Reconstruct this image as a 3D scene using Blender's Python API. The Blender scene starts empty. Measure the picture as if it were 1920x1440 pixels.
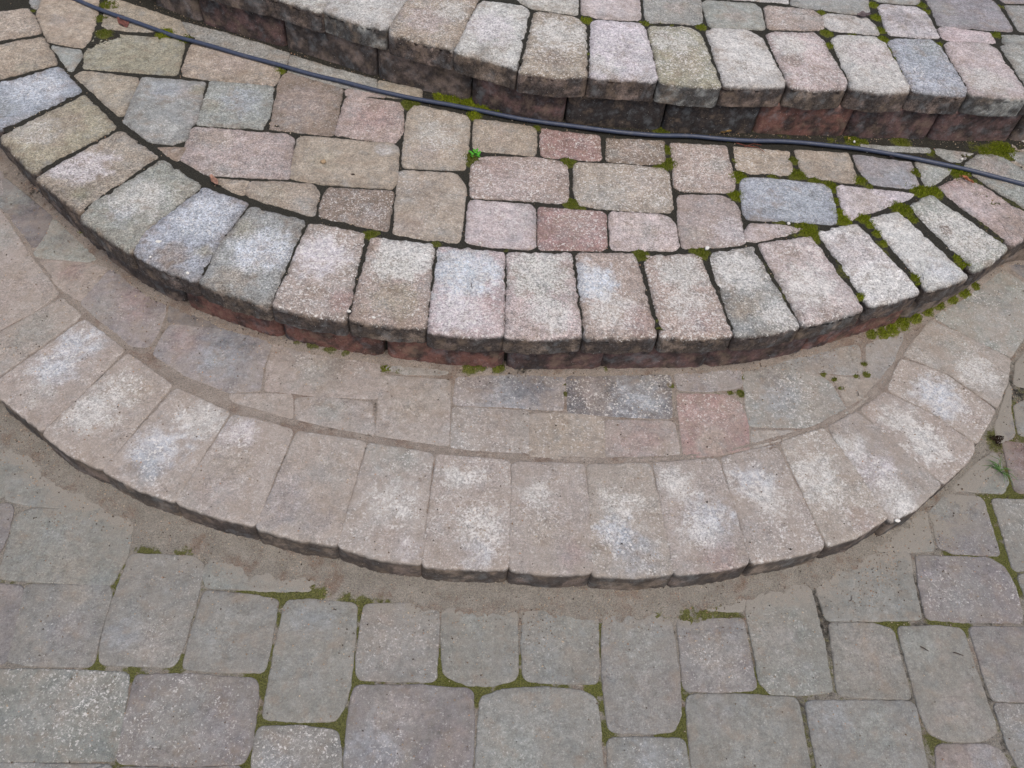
import bpy, math, random
import numpy as np
from mathutils import Matrix, Vector
R_ = math.radians
sc = bpy.context.scene
# ------------------------------------------------------------------ camera
F_PX = 1552.0; YAW, PITCH, ROLL = R_(5.75), R_(52.64), R_(7.9)
CAM = np.array([0.717, -0.439, 1.421])
def cam_axes():
    cy, sy, cp, sp = math.cos(YAW), math.sin(YAW), math.cos(PITCH), math.sin(PITCH)
    f = np.array([sy*cp, cy*cp, -sp]); r = np.array([cy, -sy, 0.0]); u = np.cross(r, f)
    c, s = math.cos(ROLL), math.sin(ROLL)
    return np.array([c*r + s*u, -s*r + c*u, f])
AX = cam_axes()
cd = bpy.data.cameras.new("camera"); cam = bpy.data.objects.new("camera", cd); sc.collection.objects.link(cam)
cd.sensor_width = 36; cd.lens = F_PX/1920*36; cd.clip_start = 0.02; cd.clip_end = 500
m = Matrix.Identity(4)
for i in range(3):
    m[i][0], m[i][1], m[i][2], m[i][3] = AX[0][i], AX[1][i], -AX[2][i], CAM[i]
cam.matrix_world = m; sc.camera = cam
# ------------------------------------------------------------------ light: overcast
SUN_EL, SUN_AZ = R_(66), R_(160)          # azimuth from +y towards +x
w = bpy.data.worlds.new("World"); sc.world = w; w.use_nodes = True
nt = w.node_tree; sky = nt.nodes.new("ShaderNodeTexSky"); sky.sky_type = 'NISHITA'; sky.sun_disc = False
sky.sun_elevation = SUN_EL; sky.sun_rotation = SUN_AZ; sky.dust_density = 4; sky.air_density = 1.0; sky.ozone_density = 1
bg = nt.nodes["Background"]; nt.links.new(sky.outputs[0], bg.inputs[0]); bg.inputs[1].default_value = 0.12
sd = bpy.data.lights.new("sun", 'SUN'); sd.energy = 1.1; sd.angle = R_(40); sd.color = (1.0, 0.955, 0.88)
sun = bpy.data.objects.new("sun", sd); sc.collection.objects.link(sun)
dv = Vector((math.sin(SUN_AZ)*math.cos(SUN_EL), math.cos(SUN_AZ)*math.cos(SUN_EL), math.sin(SUN_EL)))
sun.rotation_euler = dv.to_track_quat('Z', 'Y').to_euler(); sun.location = (0, 0, 5)
sc.view_settings.view_transform = 'Standard'; sc.view_settings.look = 'None'
sc.view_settings.exposure = 0.41; sc.view_settings.gamma = 1; sc.view_settings.use_curve_mapping = False
# ------------------------------------------------------------------ levels
Z0, Z1, Z2, Z3 = 0.0, 0.065, 0.185, 0.325
Z = [Z0, Z1, Z2, Z3]
def unproj(P, z):
    """photo pixels (1920 x 1440) to points on the horizontal plane z"""
    P = np.atleast_2d(np.array(P, float))
    d = np.stack([(P[:, 0]-960)/F_PX, (720-P[:, 1])/F_PX, np.ones(len(P))], 1) @ AX
    return (CAM + ((z - CAM[2])/d[:, 2])[:, None]*d)[:, :2]
def proj(X):
    d = (X - CAM) @ AX.T
    return np.stack([960 + F_PX*d[:, 0]/d[:, 2], 720 - F_PX*d[:, 1]/d[:, 2]], 1)
def px_m(x, y, z):
    a = unproj([(x-5, y), (x+5, y)], z); return np.linalg.norm(a[1]-a[0])/10
# ------------------------------------------------------------------ noise
def _h(ix, iy, iz, s):
    with np.errstate(over='ignore'):
        n = (ix.astype(np.int64)*374761393 + iy.astype(np.int64)*668265263 + iz.astype(np.int64)*2147483647 + s*974634777) & 0xffffffff
        n = ((n ^ (n >> 13))*1274126177) & 0xffffffff
        n = (n ^ (n >> 16)) & 0xffffff
    return n/float(0xffffff)
def vnoise(P, scale, s=0):
    Q = P*scale; i = np.floor(Q).astype(np.int64); f = Q-i; f = f*f*(3-2*f)
    o = 0
    for dx in (0, 1):
        for dy in (0, 1):
            for dz in (0, 1):
                wt = (f[:, 0] if dx else 1-f[:, 0])*(f[:, 1] if dy else 1-f[:, 1])*(f[:, 2] if dz else 1-f[:, 2])
                o = o + wt*_h(i[:, 0]+dx, i[:, 1]+dy, i[:, 2]+dz, s)
    return o*2-1
def fbm(P, scale, s=0, n=3):
    o, a = 0, 1.0; t = 0
    for k in range(n):
        o = o + a*vnoise(P, scale*2**k, s+k*17); t += a; a *= .55
    return o/t
def sstep(a, b, x):
    t = np.clip((x-a)/(b-a), 0, 1); return t*t*(3-2*t)
def lin(c):
    c = np.array(c, float)/255
    return np.where(c <= .04045, c/12.92, ((c+.055)/1.055)**2.4)
# ------------------------------------------------------------------ colours
COL = {  # sRGB look of the dry stone and the word for it
 'gy': ((140,140,133), 'grey'), 'bl': ((146,153,160), 'blue-grey'), 'pk': ((159,140,129), 'dusty pink'),
 'rd': ((156,116,108), 'reddish'), 'tn': ((155,140,120), 'tan'), 'ol': ((146,139,113), 'olive-tan'),
 'pu': ((137,130,130), 'purplish grey'), 'lp': ((188,179,181), 'lilac'), 'wh': ((190,186,178), 'whitish'),
 'br': ((134,114,97), 'brown'), 'dk': ((70,64,62), 'blackish'), 'wb': ((178,184,192), 'pale blue'),
 'tp': ((160,148,137), 'taupe'), 'gg': ((140,144,134), 'greenish grey'), 'lg': ((142,141,132), 'light grey'),
 'pg': ((178,174,164), 'pale grey'), 'pp': ((178,160,156), 'pale pink'), 'db': ((86,84,92), 'dark blue-grey'),
 'dr': ((116,82,73), 'dark red'), 'mr': ((102,80,76), 'maroon'), 'ds': ((118,104,96), 'dark brown')}
def soft(c):   # the stones are only faintly tinted
    c = np.array(c, float); g_ = c.mean(); return tuple(g_+(c-g_)*.68)
LIN = {k: (lin(v[0]) if k in ('dr', 'mr', 'ds', 'dk') else lin(soft(v[0]))) for k, v in COL.items()}
# ------------------------------------------------------------------ node helpers
def new_mat(name):
    mt = bpy.data.materials.new(name); mt.use_nodes = True
    return mt, mt.node_tree.nodes, mt.node_tree.links, mt.node_tree.nodes["Principled BSDF"]
class G:
    def __init__(s, nodes, links): s.n, s.l = nodes, links
    def put(s, sock, v):
        if isinstance(v, bpy.types.NodeSocket): s.l.new(v, sock)
        else: sock.default_value = v
    def noise(s, vec, scale, detail=2, rough=.5):
        n = s.n.new("ShaderNodeTexNoise"); s.l.new(vec, n.inputs['Vector'])
        n.inputs['Scale'].default_value = scale; n.inputs['Detail'].default_value = detail; n.inputs['Roughness'].default_value = rough
        return n.outputs['Fac']
    def vor(s, vec, scale, out='Distance'):
        n = s.n.new("ShaderNodeTexVoronoi"); s.l.new(vec, n.inputs['Vector']); n.inputs['Scale'].default_value = scale
        return n.outputs[out]
    def math(s, op, a, b=0.0, c=None):
        n = s.n.new("ShaderNodeMath"); n.operation = op; s.put(n.inputs[0], a); s.put(n.inputs[1], b)
        if c is not None: s.put(n.inputs[2], c)
        return n.outputs[0]
    def ramp(s, x, a, b, c=0.0, d=1.0):
        n = s.n.new("ShaderNodeMapRange"); s.put(n.inputs[0], x)
        for i, v in enumerate((a, b, c, d)): s.put(n.inputs[i+1], v)
        n.interpolation_type = 'SMOOTHSTEP'; return n.outputs[0]
    def mix(s, f, a, b, mode='MIX'):
        n = s.n.new("ShaderNodeMix"); n.data_type = 'RGBA'; n.blend_type = mode
        s.put(n.inputs[0], f); s.put(n.inputs[6], a); s.put(n.inputs[7], b); return n.outputs[2]
    def attr(s, name):
        n = s.n.new("ShaderNodeAttribute"); n.attribute_name = name; return n
    def grey(s, v):
        n = s.n.new("ShaderNodeCombineColor"); [s.put(n.inputs[i], v) for i in range(3)]; return n.outputs[0]
    def bump(s, h, dist, strength, nrm=None):
        n = s.n.new("ShaderNodeBump"); s.put(n.inputs['Height'], h); n.inputs['Distance'].default_value = dist; n.inputs['Strength'].default_value = strength
        if nrm is not None: s.l.new(nrm, n.inputs['Normal'])
        return n.outputs[0]
def rgba(c): return (float(c[0]), float(c[1]), float(c[2]), 1)
SAND = lin((147,141,131)); SANDW = lin((158,147,136)); SOIL = lin((56,54,48)); MOSS = lin((70,84,22)); MOSSY = lin((104,104,58))
# aux attribute: R = white speckle, G = sand film, B = coarseness of the grain
def stone_material():
    mt, n, l, b = new_mat("weathered_concrete_stone"); g = G(n, l)
    pos = n.new("ShaderNodeNewGeometry").outputs['Position']
    col = g.attr('Col').outputs['Color']; aux = g.attr('Aux'); sp = n.new("ShaderNodeSeparateColor"); l.new(aux.outputs['Color'], sp.inputs[0])
    wsp, snd, crs = sp.outputs[0], sp.outputs[1], sp.outputs[2]
    n1 = g.noise(pos, 45, 6, .65); n2 = g.noise(pos, 260, 4, .7); n3 = g.noise(pos, 700, 3, .75); n4 = g.noise(pos, 130, 3, .6)
    c = g.mix(1.0, col, g.grey(g.ramp(n1, .25, .75, .80, 1.2)), 'MULTIPLY')
    amp = g.math('MULTIPLY_ADD', crs, .36, .14)
    lo = g.math('SUBTRACT', 1.0, amp); hi = g.math('ADD', 1.0, amp)
    c = g.mix(1.0, c, g.grey(g.ramp(n2, .25, .75, lo, hi)), 'MULTIPLY')
    c = g.mix(1.0, c, g.grey(g.ramp(n3, .25, .75, lo, hi)), 'MULTIPLY')
    # aggregate: every grain its own tone
    vc = n.new("ShaderNodeSeparateColor"); l.new(g.vor(pos, 230, 'Color'), vc.inputs[0])
    ga = g.math('MULTIPLY_ADD', crs, .30, .04)
    c = g.mix(1.0, c, g.grey(g.math('MULTIPLY_ADD', g.math('SUBTRACT', vc.outputs[0], .5), ga, 1.0)), 'MULTIPLY')
    vc2 = n.new("ShaderNodeSeparateColor"); l.new(g.vor(pos, 420, 'Color'), vc2.inputs[0])
    c = g.mix(1.0, c, g.grey(g.math('MULTIPLY_ADD', g.math('SUBTRACT', vc2.outputs[1], .5), ga, 1.0)), 'MULTIPLY')
    # blotches a centimetre wide
    n5 = g.noise(pos, 85, 5, .7); n6 = g.noise(pos, 24, 5, .7)
    c = g.mix(1.0, c, g.grey(g.ramp(n5, .3, .7, .80, 1.18)), 'MULTIPLY')
    c = g.mix(g.ramp(n6, .5, .68, 0, .42), c, rgba(lin((138,120,102))))
    n7 = g.noise(pos, 9, 6, .75); c = g.mix(g.ramp(n7, .52, .70, 0, .5), c, g.mix(1.0, c, (.60, .58, .54, 1), 'MULTIPLY'))
    c = g.mix(g.ramp(n6, .5, .30, 0, .30), c, rgba(lin((142,148,150))))
    # fine pores, darker
    pore = g.math('MULTIPLY', g.ramp(n2, .40, .28), g.math('MULTIPLY_ADD', crs, .6, .25))
    c = g.mix(pore, c, g.mix(1.0, c, (.42, .40, .40, 1), 'MULTIPLY'))
    # white efflorescence grains
    th = g.math('MULTIPLY_ADD', wsp, -.17, .66)
    s1 = g.ramp(g.math('MULTIPLY_ADD', vc.outputs[2], .22, g.math('MULTIPLY', g.noise(pos, 300, 2, .6), .78)), th, g.math('ADD', th, .04))
    s2 = g.ramp(n4, .36, .62)
    c = g.mix(g.math('MULTIPLY', g.math('MULTIPLY', s1, s2), g.math('MINIMUM', g.math('MULTIPLY', wsp, 1.4), .85)), c, rgba(lin((214,210,204))))
    rare = g.ramp(g.vor(pos, 95), .075, .05)
    c = g.mix(g.math('MULTIPLY', rare, .75), c, rgba(lin((205,200,192))))
    blk = g.ramp(g.vor(pos, 62), .07, .045)
    c = g.mix(g.math('MULTIPLY', blk, .55), c, rgba(lin((58,54,50))))
    # film of fine sand
    sf = g.math('MULTIPLY', snd, g.ramp(g.noise(pos, 22, 6, .68), .3, .66, .12, 1.0))
    sf = g.math('MINIMUM', 1.0, g.math('ADD', sf, g.ramp(g.math('MULTIPLY_ADD', n1, .5, snd), .98, 1.2)))
    sz = n.new('ShaderNodeSeparateXYZ'); l.new(pos, sz.inputs[0]); zf = g.ramp(sz.outputs[2], .02, .045)
    sandc = g.mix(g.ramp(n3, .3, .7), g.mix(zf, rgba(SAND*.66), rgba(SANDW*.74)), g.mix(zf, rgba(SAND*1.06), rgba(SANDW*1.12)))
    c = g.mix(sf, c, sandc)
    l.new(c, b.inputs['Base Color']); b.inputs['Roughness'].default_value = .93; b.inputs['Specular IOR Level'].default_value = .25
    h = g.math('ADD', g.math('MULTIPLY', n2, .6), g.math('MULTIPLY', n3, .4))
    st = g.bump(h, .0022, .9); st.node.inputs['Strength'].default_value = .8
    g.put(st.node.inputs['Strength'], g.math('MULTIPLY_ADD', crs, .6, .3))
    st2 = g.bump(n1, .006, .5, st)
    l.new(st2, b.inputs['Normal']); return mt
def bed_material():  # Mask: R = moss, G = sand, B = bright moss
    mt, n, l, b = new_mat("joint_soil_sand_and_moss"); g = G(n, l)
    pos = n.new("ShaderNodeNewGeometry").outputs['Position']
    sp = n.new("ShaderNodeSeparateColor"); l.new(g.attr('Mask').outputs['Color'], sp.inputs[0])
    n1 = g.noise(pos, 90, 5, .65); n2 = g.noise(pos, 420, 3, .7); n3 = g.noise(pos, 900, 2, .7)
    soil = g.mix(g.ramp(n2, .3, .7), rgba(SOIL*.55), rgba(SOIL*1.7))
    sz = n.new('ShaderNodeSeparateXYZ'); l.new(pos, sz.inputs[0]); zf = g.ramp(sz.outputs[2], .02, .045)
    sand = g.mix(g.ramp(n2, .3, .7), g.mix(zf, rgba(SAND*.76), rgba(SANDW*.76)), g.mix(zf, rgba(SAND*1.28), rgba(SANDW*1.28)))
    sand = g.mix(g.ramp(n3, .42, .32), sand, rgba(lin((84,72,62))))
    sand = g.mix(g.ramp(n3, .62, .7), sand, rgba(lin((206,184,160))))
    sand = g.mix(1.0, sand, g.grey(g.ramp(g.noise(pos, 30, 5, .7), .3, .7, .84, 1.1)), 'MULTIPLY')
    sand = g.mix(g.ramp(g.noise(pos, 14, 6, .75), .50, .64, 0, .6), sand, g.mix(g.ramp(n3, .4, .6), rgba(lin((92,74,64))), rgba(lin((150,124,106)))))
    c = g.mix(g.ramp(g.math('ADD', sp.outputs[1], g.math('MULTIPLY', g.math('SUBTRACT', n1, .5), .7)), .35, .62), soil, sand)
    moss = g.mix(sp.outputs[2], rgba(lin((92,92,54))), rgba(lin((110,116,30))))
    moss = g.mix(g.ramp(n2, .3, .68), g.mix(1.0, moss, (.42, .42, .42, 1), 'MULTIPLY'), g.mix(1.0, moss, (1.5, 1.5, 1.3, 1), 'MULTIPLY'))
    c = g.mix(g.math('MULTIPLY', g.ramp(g.math('ADD', sp.outputs[0], g.math('MULTIPLY', g.math('SUBTRACT', n1, .5), .9)), .38, .6), .92), c, moss)
    l.new(c, b.inputs['Base Color']); b.inputs['Roughness'].default_value = 1; b.inputs['Specular IOR Level'].default_value = .1
    l.new(g.bump(g.math('ADD', n2, g.math('MULTIPLY', n1, .6)), .005, 1.0), b.inputs['Normal']); return mt
def simple_mat(name, c, rough=.8, var=.3, scale=150, spec=.3, attr=None):
    mt, n, l, b = new_mat(name); g = G(n, l); pos = n.new("ShaderNodeNewGeometry").outputs['Position']
    src = g.attr(attr).outputs['Color'] if attr else rgba(c)
    k = g.grey(g.ramp(g.noise(pos, scale, 4, .6), .3, .7, 1-var, 1+var))
    l.new(g.mix(1.0, src, k, 'MULTIPLY'), b.inputs['Base Color']); b.inputs['Roughness'].default_value = rough; b.inputs['Specular IOR Level'].default_value = spec
    l.new(g.bump(g.noise(pos, scale*2, 3), .001, .5), b.inputs['Normal']); return mt
M_STONE = stone_material(); M_BED = bed_material()
# ------------------------------------------------------------------ object helpers
USED = {}
def tag(o, label=None, cat=None, group=None, kind=None):
    if label:
        o['label'] = label; USED[label] = USED.get(label, 0)+1
    if cat: o['category'] = cat
    if group: o['group'] = group
    if kind: o['kind'] = kind
    return o
def mesh_obj(name, V, Fc, mat, loc=(0, 0, 0), parent=None, smooth=True):
    V = np.asarray(V, float) - np.array(loc)
    me = bpy.data.meshes.new(name)
    if isinstance(Fc, np.ndarray):
        k = Fc.shape[1]; me.vertices.add(len(V)); me.vertices.foreach_set('co', V.ravel())
        me.loops.add(Fc.size); me.loops.foreach_set('vertex_index', Fc.ravel().astype(np.int32))
        me.polygons.add(len(Fc)); me.polygons.foreach_set('loop_start', np.arange(0, Fc.size, k, dtype=np.int32)); me.update(calc_edges=True)
    else:
        me.from_pydata([tuple(v) for v in V], [], Fc); me.update()
    me.polygons.foreach_set('use_smooth', [smooth]*len(me.polygons))
    if mat: me.materials.append(mat)
    o = bpy.data.objects.new(name, me); sc.collection.objects.link(o); o.location = loc
    if parent: o.parent = parent
    return o
def vattr(o, name, A):
    a = o.data.color_attributes.new(name, 'FLOAT_COLOR', 'POINT')
    B = np.ones((len(A), 4)); B[:, :A.shape[1]] = A; a.data.foreach_set('color', B.ravel())
# ------------------------------------------------------------------ one tumbled stone
def round_poly(P, d):
    n = len(P); out = []
    for i in range(n):
        a, b, c = P[i-1], P[i], P[(i+1) % n]
        la, lc = np.linalg.norm(a-b), np.linalg.norm(c-b)
        p = b+(a-b)/la*min(d, .4*la); q = b+(c-b)/lc*min(d, .4*lc)
        for t in (0, .25, .5, .75, 1): out.append((1-t)**2*p+2*t*(1-t)*b+t*t*q)
    return np.array(out)
def resample(P, step):
    Q = np.vstack([P, P[:1]]); s = np.r_[0, np.cumsum(np.linalg.norm(np.diff(Q, axis=0), axis=1))]
    n = max(24, int(s[-1]/step)); t = np.linspace(0, s[-1], n, endpoint=False)
    return np.stack([np.interp(t, s, Q[:, 0]), np.interp(t, s, Q[:, 1])], 1)
def area2(P):
    x, y = P[:, 0], P[:, 1]; return np.sum(x*np.roll(y, -1)-np.roll(x, -1)*y)
SEED = [0]
def sharpen(P, k, lim=26):
    """pull the two ends of a short corner-cutting edge towards the corner it cuts off"""
    P = np.array(P, float); n = len(P); Q = P.copy()
    for i in range(n):
        a, p, q, b = P[i-1], P[i], P[(i+1) % n], P[(i+2) % n]
        L = np.linalg.norm(q-p)
        if L > lim or L < 1: continue
        d1, d2 = p-a, q-b; den = d1[0]*d2[1]-d1[1]*d2[0]
        if abs(den) < .25*np.linalg.norm(d1)*np.linalg.norm(d2): continue
        t = ((b[0]-a[0])*d2[1]-(b[1]-a[1])*d2[0])/den; X = a+d1*t
        if np.linalg.norm(X-(p+q)/2) > 1.2*L: continue
        Q[i] = p+(X-p)*k; Q[(i+1) % n] = q+(X-q)*k
    return Q
def stone(name, W, z, thick, base, patches=(), corner=.009, bevel=.006, rough=1.0, speck=.4, sand=0.0, crs=.5,
          face_dark=0.0, face_col=None, t_sand=None, und=1.0, shade=1.0, tilt=1.0, grow=.0014, step=.0034, inner_step=.0065):
    """W: world outline of the top; rings run from the buried skirt over a worn arris to the centre"""
    SEED[0] += 1; s = SEED[0]*31; rnd = random.Random(s)
    if area2(W) < 0: W = W[::-1]
    W = resample(round_poly(W, corner), step); n = len(W)
    T = np.roll(W, -1, 0)-np.roll(W, 1, 0); T /= np.linalg.norm(T, axis=1)[:, None]+1e-12; N = np.stack([-T[:, 1], T[:, 0]], 1)  # inward
    W3 = np.c_[W, np.full(n, z)]
    wob = (.0012*fbm(W3, 70, s, 2) + .0011*vnoise(W3, 150, s+5)+.0007*vnoise(W3, 330, s+6))*rough
    W = W - N*(wob[:, None]+grow)
    C = W.mean(0)
    bw = bevel*(1+.45*fbm(W3, 60, s+9, 2)*rough)
    fz = list(np.arange(-thick, -.0115, .0065 if (face_dark > 0) else .02))
    prof = [(0.0, q_) for q_ in fz]+[(.0, -.0105)]; nf = len(prof)
    rings = []
    for off, dz in prof: rings.append(np.c_[W+N*off, np.full(n, z+dz)])
    for t in (0.0, .2, .42, .68, 1.0):
        ang = t*math.pi/2
        rings.append(np.c_[W+N*(bw*(1-math.cos(ang)))[:, None], z-bw*(1-math.sin(ang))])
    B = rings[-1][:, :2]; rad = np.linalg.norm(B-C, axis=1).mean(); k = max(4, int(rad/inner_step))
    for i in range(1, k):
        t = i/k; rings.append(np.c_[B*(1-t)+C*t, np.full(n, z)])
    V = np.vstack(rings+[np.array([[C[0], C[1], z]])])
    # chips and undulation
    top = V[:, 2] > z-.0115
    tx, ty = rnd.gauss(0, .007)*tilt, rnd.gauss(0, .007)*tilt; dz0 = rnd.gauss(0, .0008)*tilt
    V[:, 2] += np.where(top, (.0011*fbm(V, 26, s+3, 3)*rough + .00045*vnoise(V, 170, s+4)*rough)*und, 0)
    V[:, 2] += np.where(top, tx*(V[:, 0]-C[0])+ty*(V[:, 1]-C[1])+dz0, 0)
    nr = len(rings); ringid = np.repeat(np.arange(nr), n)
    side = np.r_[ringid < nf+4, [False]]
    dn = fbm(V, 110, s+11, 3)*.0013*rough
    NN = np.vstack([np.tile(N, (nr, 1)), [[0, 0]]])
    V[:, :2] += np.where(side[:, None], NN*dn[:, None], 0)
    i = np.arange(n); j = (i+1) % n; Fc = []
    for r in range(nr-1):
        a = r*n; Fc.append(np.stack([a+i, a+j, a+n+j, a+n+i], 1))
    Fc = np.vstack(Fc); cidx = len(V)-1; last = (nr-1)*n
    tri = np.stack([last+i, last+j, np.full(n, cidx)], 1)
    faces = [tuple(map(int, f)) for f in Fc]+[tuple(map(int, f)) for f in tri]
    o = mesh_obj(name, V, faces, M_STONE, (C[0], C[1], z-thick))
    # ---- colour (pigment, bloom, lichen, soot; dark riser-foot patches also carry painted shade)
    Ns = fbm(V, 14, s+20, 3); Nm = fbm(V, 45, s+21, 3)
    col = np.tile(LIN[base], (len(V), 1))
    j1 = np.array([1+rnd.uniform(-.02, .03), 1, 1+rnd.uniform(-.03, .03)])*rnd.uniform(.93, 1.05)
    col *= j1*(1+.16*Ns[:, None])
    tint = np.array(LIN[rnd.choice(['pk', 'gy', 'tn', 'lg', 'gy'])]); wgt = sstep(.0, .7, fbm(V, 18, s+33, 3))[:, None]*.55
    col = col*(1-wgt)+tint*wgt
    spk = np.full(len(V), speck)*(1+.8*Ns); bare = np.ones(len(V))
    col *= shade; crs = min(1, crs*rnd.uniform(.6, 1.35)); spk = spk*rnd.uniform(.6, 1.2)
    for (px, py, pr, pc, ps) in patches:
        c = unproj((px, py), z)[0]; rr = pr*px_m(px, py, z)
        d = np.linalg.norm((V[:, :2]-c)*np.array([1, 1]), axis=1)/rr
        crust = pc in ('wh', 'wb', 'lp', 'pg'); soft_ = z < .1; wt = sstep(1.3 if soft_ else 1.15, .3 if soft_ else (.55 if crust else .35), d+(.4 if soft_ else .6)*Nm+(.6 if soft_ else .55)*fbm(V, 95, s+40, 3))*ps*(.9 if soft_ and crust else 1)*(1+.25*vnoise(V, 140, s+41))
        wt = np.where(V[:, 2] > z-.009, wt, wt*.3)[:, None]
        col = col*(1-wt)+LIN[pc]*wt
        if pc in ('wh', 'wb', 'lp', 'pg'): spk = spk+wt[:, 0]*.55
        bare = bare*(1-.85*wt[:, 0])
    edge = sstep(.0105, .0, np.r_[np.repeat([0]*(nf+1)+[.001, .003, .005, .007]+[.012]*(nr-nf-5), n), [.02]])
    # grime held along the outer two or three centimetres of the raised stones
    if z > .1 and thick < .06:
        dE = np.r_[np.repeat([0]*(nf+4)+[.006]*1+list(.006+rad*np.arange(1, k)/k), n), [rad]]
        gw = (sstep(.030, .002, dE+.012*Nm+.008*fbm(V, 80, s+60, 2))*.5*rnd.uniform(.5, 1.1))[:, None]; col = col*(1-gw)+(col*.55+lin((96,80,66))*.35)*gw
        spk = spk*(1-.4*gw[:, 0])
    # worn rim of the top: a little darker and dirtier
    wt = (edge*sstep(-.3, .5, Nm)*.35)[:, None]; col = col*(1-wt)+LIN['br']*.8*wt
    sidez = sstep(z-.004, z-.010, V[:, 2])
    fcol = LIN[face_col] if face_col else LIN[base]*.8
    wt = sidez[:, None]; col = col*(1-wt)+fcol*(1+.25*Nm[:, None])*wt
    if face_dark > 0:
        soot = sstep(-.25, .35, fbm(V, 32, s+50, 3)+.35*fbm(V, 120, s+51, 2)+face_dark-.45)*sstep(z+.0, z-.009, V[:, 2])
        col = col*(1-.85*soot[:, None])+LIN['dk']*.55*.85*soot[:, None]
    vattr(o, 'Col', np.clip(col, .005, .95))
    if t_sand is not None:
        dd = np.min(np.linalg.norm(V[:, None, :2]-t_sand[None, ::8], axis=2), axis=1)
        sand = sand+.55*np.exp(-(dd/.085)**2)
    sv = (np.full(len(V), 1.0)*sand)*bare*np.where(V[:, 2] > z-.006, 1, .2)
    spk = spk*np.where(V[:, 2] > z-.008, 1, .15)
    vattr(o, 'Aux', np.clip(np.c_[spk, sv, np.full(len(V), crs)], 0, 1))
    return o
ORD = ['first', 'second', 'third', 'fourth', 'fifth', 'sixth', 'seventh', 'eighth', 'ninth', 'tenth', 'eleventh', 'twelfth', 'thirteenth',
       'fourteenth', 'fifteenth', 'sixteenth', 'seventeenth', 'eighteenth', 'nineteenth', 'twentieth', 'twenty-first', 'twenty-second', 'twenty-third', 'twenty-fourth', 'twenty-fifth']
# ------------------------------------------------------------------ traced outlines (photo pixels), unprojected onto each level
# rim stones: (outline, colour, speck, patches, extra words)
RIM2 = [
 ([(55,14),(78,60),(-125,95),(-150,40)],'tn',.2,[],''),
 ([(80,68),(107,117),(-75,166),(-120,102)],'tn',.25,[(45,130,25,'ol',.4)],''),
 ([(111,122),(152,170),(-8,243),(-75,174)],'bl',.3,[(60,165,60,'wb',.5),(0,200,40,'gy',.4)],''),
 ([(157,178),(219,237),(62,322),(-3,254)],'ol',.3,[(110,230,50,'tn',.6),(60,250,40,'pg',.35)],'olive stained'),
 ([(225,243),(296,293),(165,380),(147,396),(105,360),(66,330)],'tn',.35,[(150,310,55,'lp',.6),(153,362,22,'ol',.8),(120,350,20,'tn',.6)],'with an olive patch at its outer end'),
 ([(303,300),(376,347),(275,430),(244,471),(150,408),(168,383)],'gg',.4,[(260,370,60,'pg',.6),(225,400,30,'bl',.4)],''),
 ([(383,351),(464,379),(412,450),(368,524),(300,500),(250,472),(280,428)],'bl',.45,[(380,410,60,'wb',.5),(320,480,40,'br',.6),(385,470,20,'ol',.6)],'with a brown outer end'),
 ([(470,386),(573,412),(506,570),(440,552),(376,527),(412,455)],'gy',.5,[(490,470,60,'wb',.75),(430,520,35,'tn',.5),(455,430,30,'ol',.5)],''),
 ([(581,416),(684,437),(648,597),(580,588),(511,571)],'pk',.55,[(600,480,55,'lp',.8),(580,550,35,'br',.4),(640,560,30,'rd',.5),(600,420,25,'tn',.5)],'with a lilac bloom'),
 ([(696,443),(814,457),(799,612),(730,609),(655,597)],'pk',.45,[(770,480,58,'wh',.9),(740,500,45,'pg',.8),(740,560,55,'tn',.9)],'with a white crust on its inner half'),
 ([(821,460),(946,470),(945,626),(880,629),(803,620)],'pp',.5,[(870,510,70,'wb',.85),(860,590,50,'lp',.6),(930,570,35,'rd',.4)],'with a lilac-blue bloom'),
 ([(952,472),(1071,474),(1091,628),(1020,633),(949,631)],'pp',.6,[(1010,510,65,'pg',.9),(1030,590,45,'wh',.6),(980,610,40,'pk',.5)],'with a cream bloom'),
 ([(1079,474),(1193,473),(1232,628),(1165,633),(1098,630)],'pk',.65,[(1110,530,50,'wb',.85),(1150,580,45,'wh',.5),(1200,600,40,'rd',.4)],'with a pale blue bloom on one side'),
 ([(1207,478),(1314,473),(1373,626),(1310,632),(1243,630)],'pk',.75,[(1275,510,45,'pg',.6),(1290,570,40,'wh',.45),(1320,600,30,'rd',.35)],''),
 ([(1325,473),(1413,460),(1499,610),(1440,624),(1380,628)],'gy',.8,[(1380,500,55,'wh',.75),(1460,590,35,'wh',.6),(1400,580,30,'tn',.7)],'with a white bloom'),
 ([(1421,456),(1522,441),(1619,577),(1560,598),(1505,608)],'pp',.7,[(1480,480,40,'pk',.5),(1520,540,55,'wh',.6),(1560,590,30,'pk',.6)],'frosted white near its middle'),
 ([(1533,433),(1608,418),(1726,545),(1680,562),(1632,573)],'wh',.5,[(1600,470,60,'pp',.4),(1580,445,14,'br',.45),(1650,530,40,'wh',.6)],'with a small brown spot'),
 ([(1628,411),(1682,394),(1816,516),(1780,532),(1742,543)],'pg',.5,[(1700,440,55,'wh',.5),(1770,510,30,'wb',.4)],''),
 ([(1705,386),(1744,364),(1890,463),(1862,490),(1828,508)],'gg',.45,[(1800,440,70,'pg',.7),(1776,432,15,'br',.6)],'with a round brown spot'),
 ([(1757,351),(1801,328),(1833,340),(1930,400),(1968,418),(1900,459)],'pk',.5,[(1790,345,30,'rd',.5),(1820,380,45,'pp',.6),(1910,420,40,'br',.5)],'rusty at both ends'),
 ([(1807,309),(1833,286),(1876,290),(2020,375),(2000,438),(1925,392),(1838,338)],'gy',.3,[(1860,315,35,'pk',.6),(1890,360,40,'gg',.7)],'crossed by the black hose'),
 ([(1882,283),(1925,283),(2000,300),(2010,362),(1905,300)],'gg',.3,[],'')]
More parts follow.
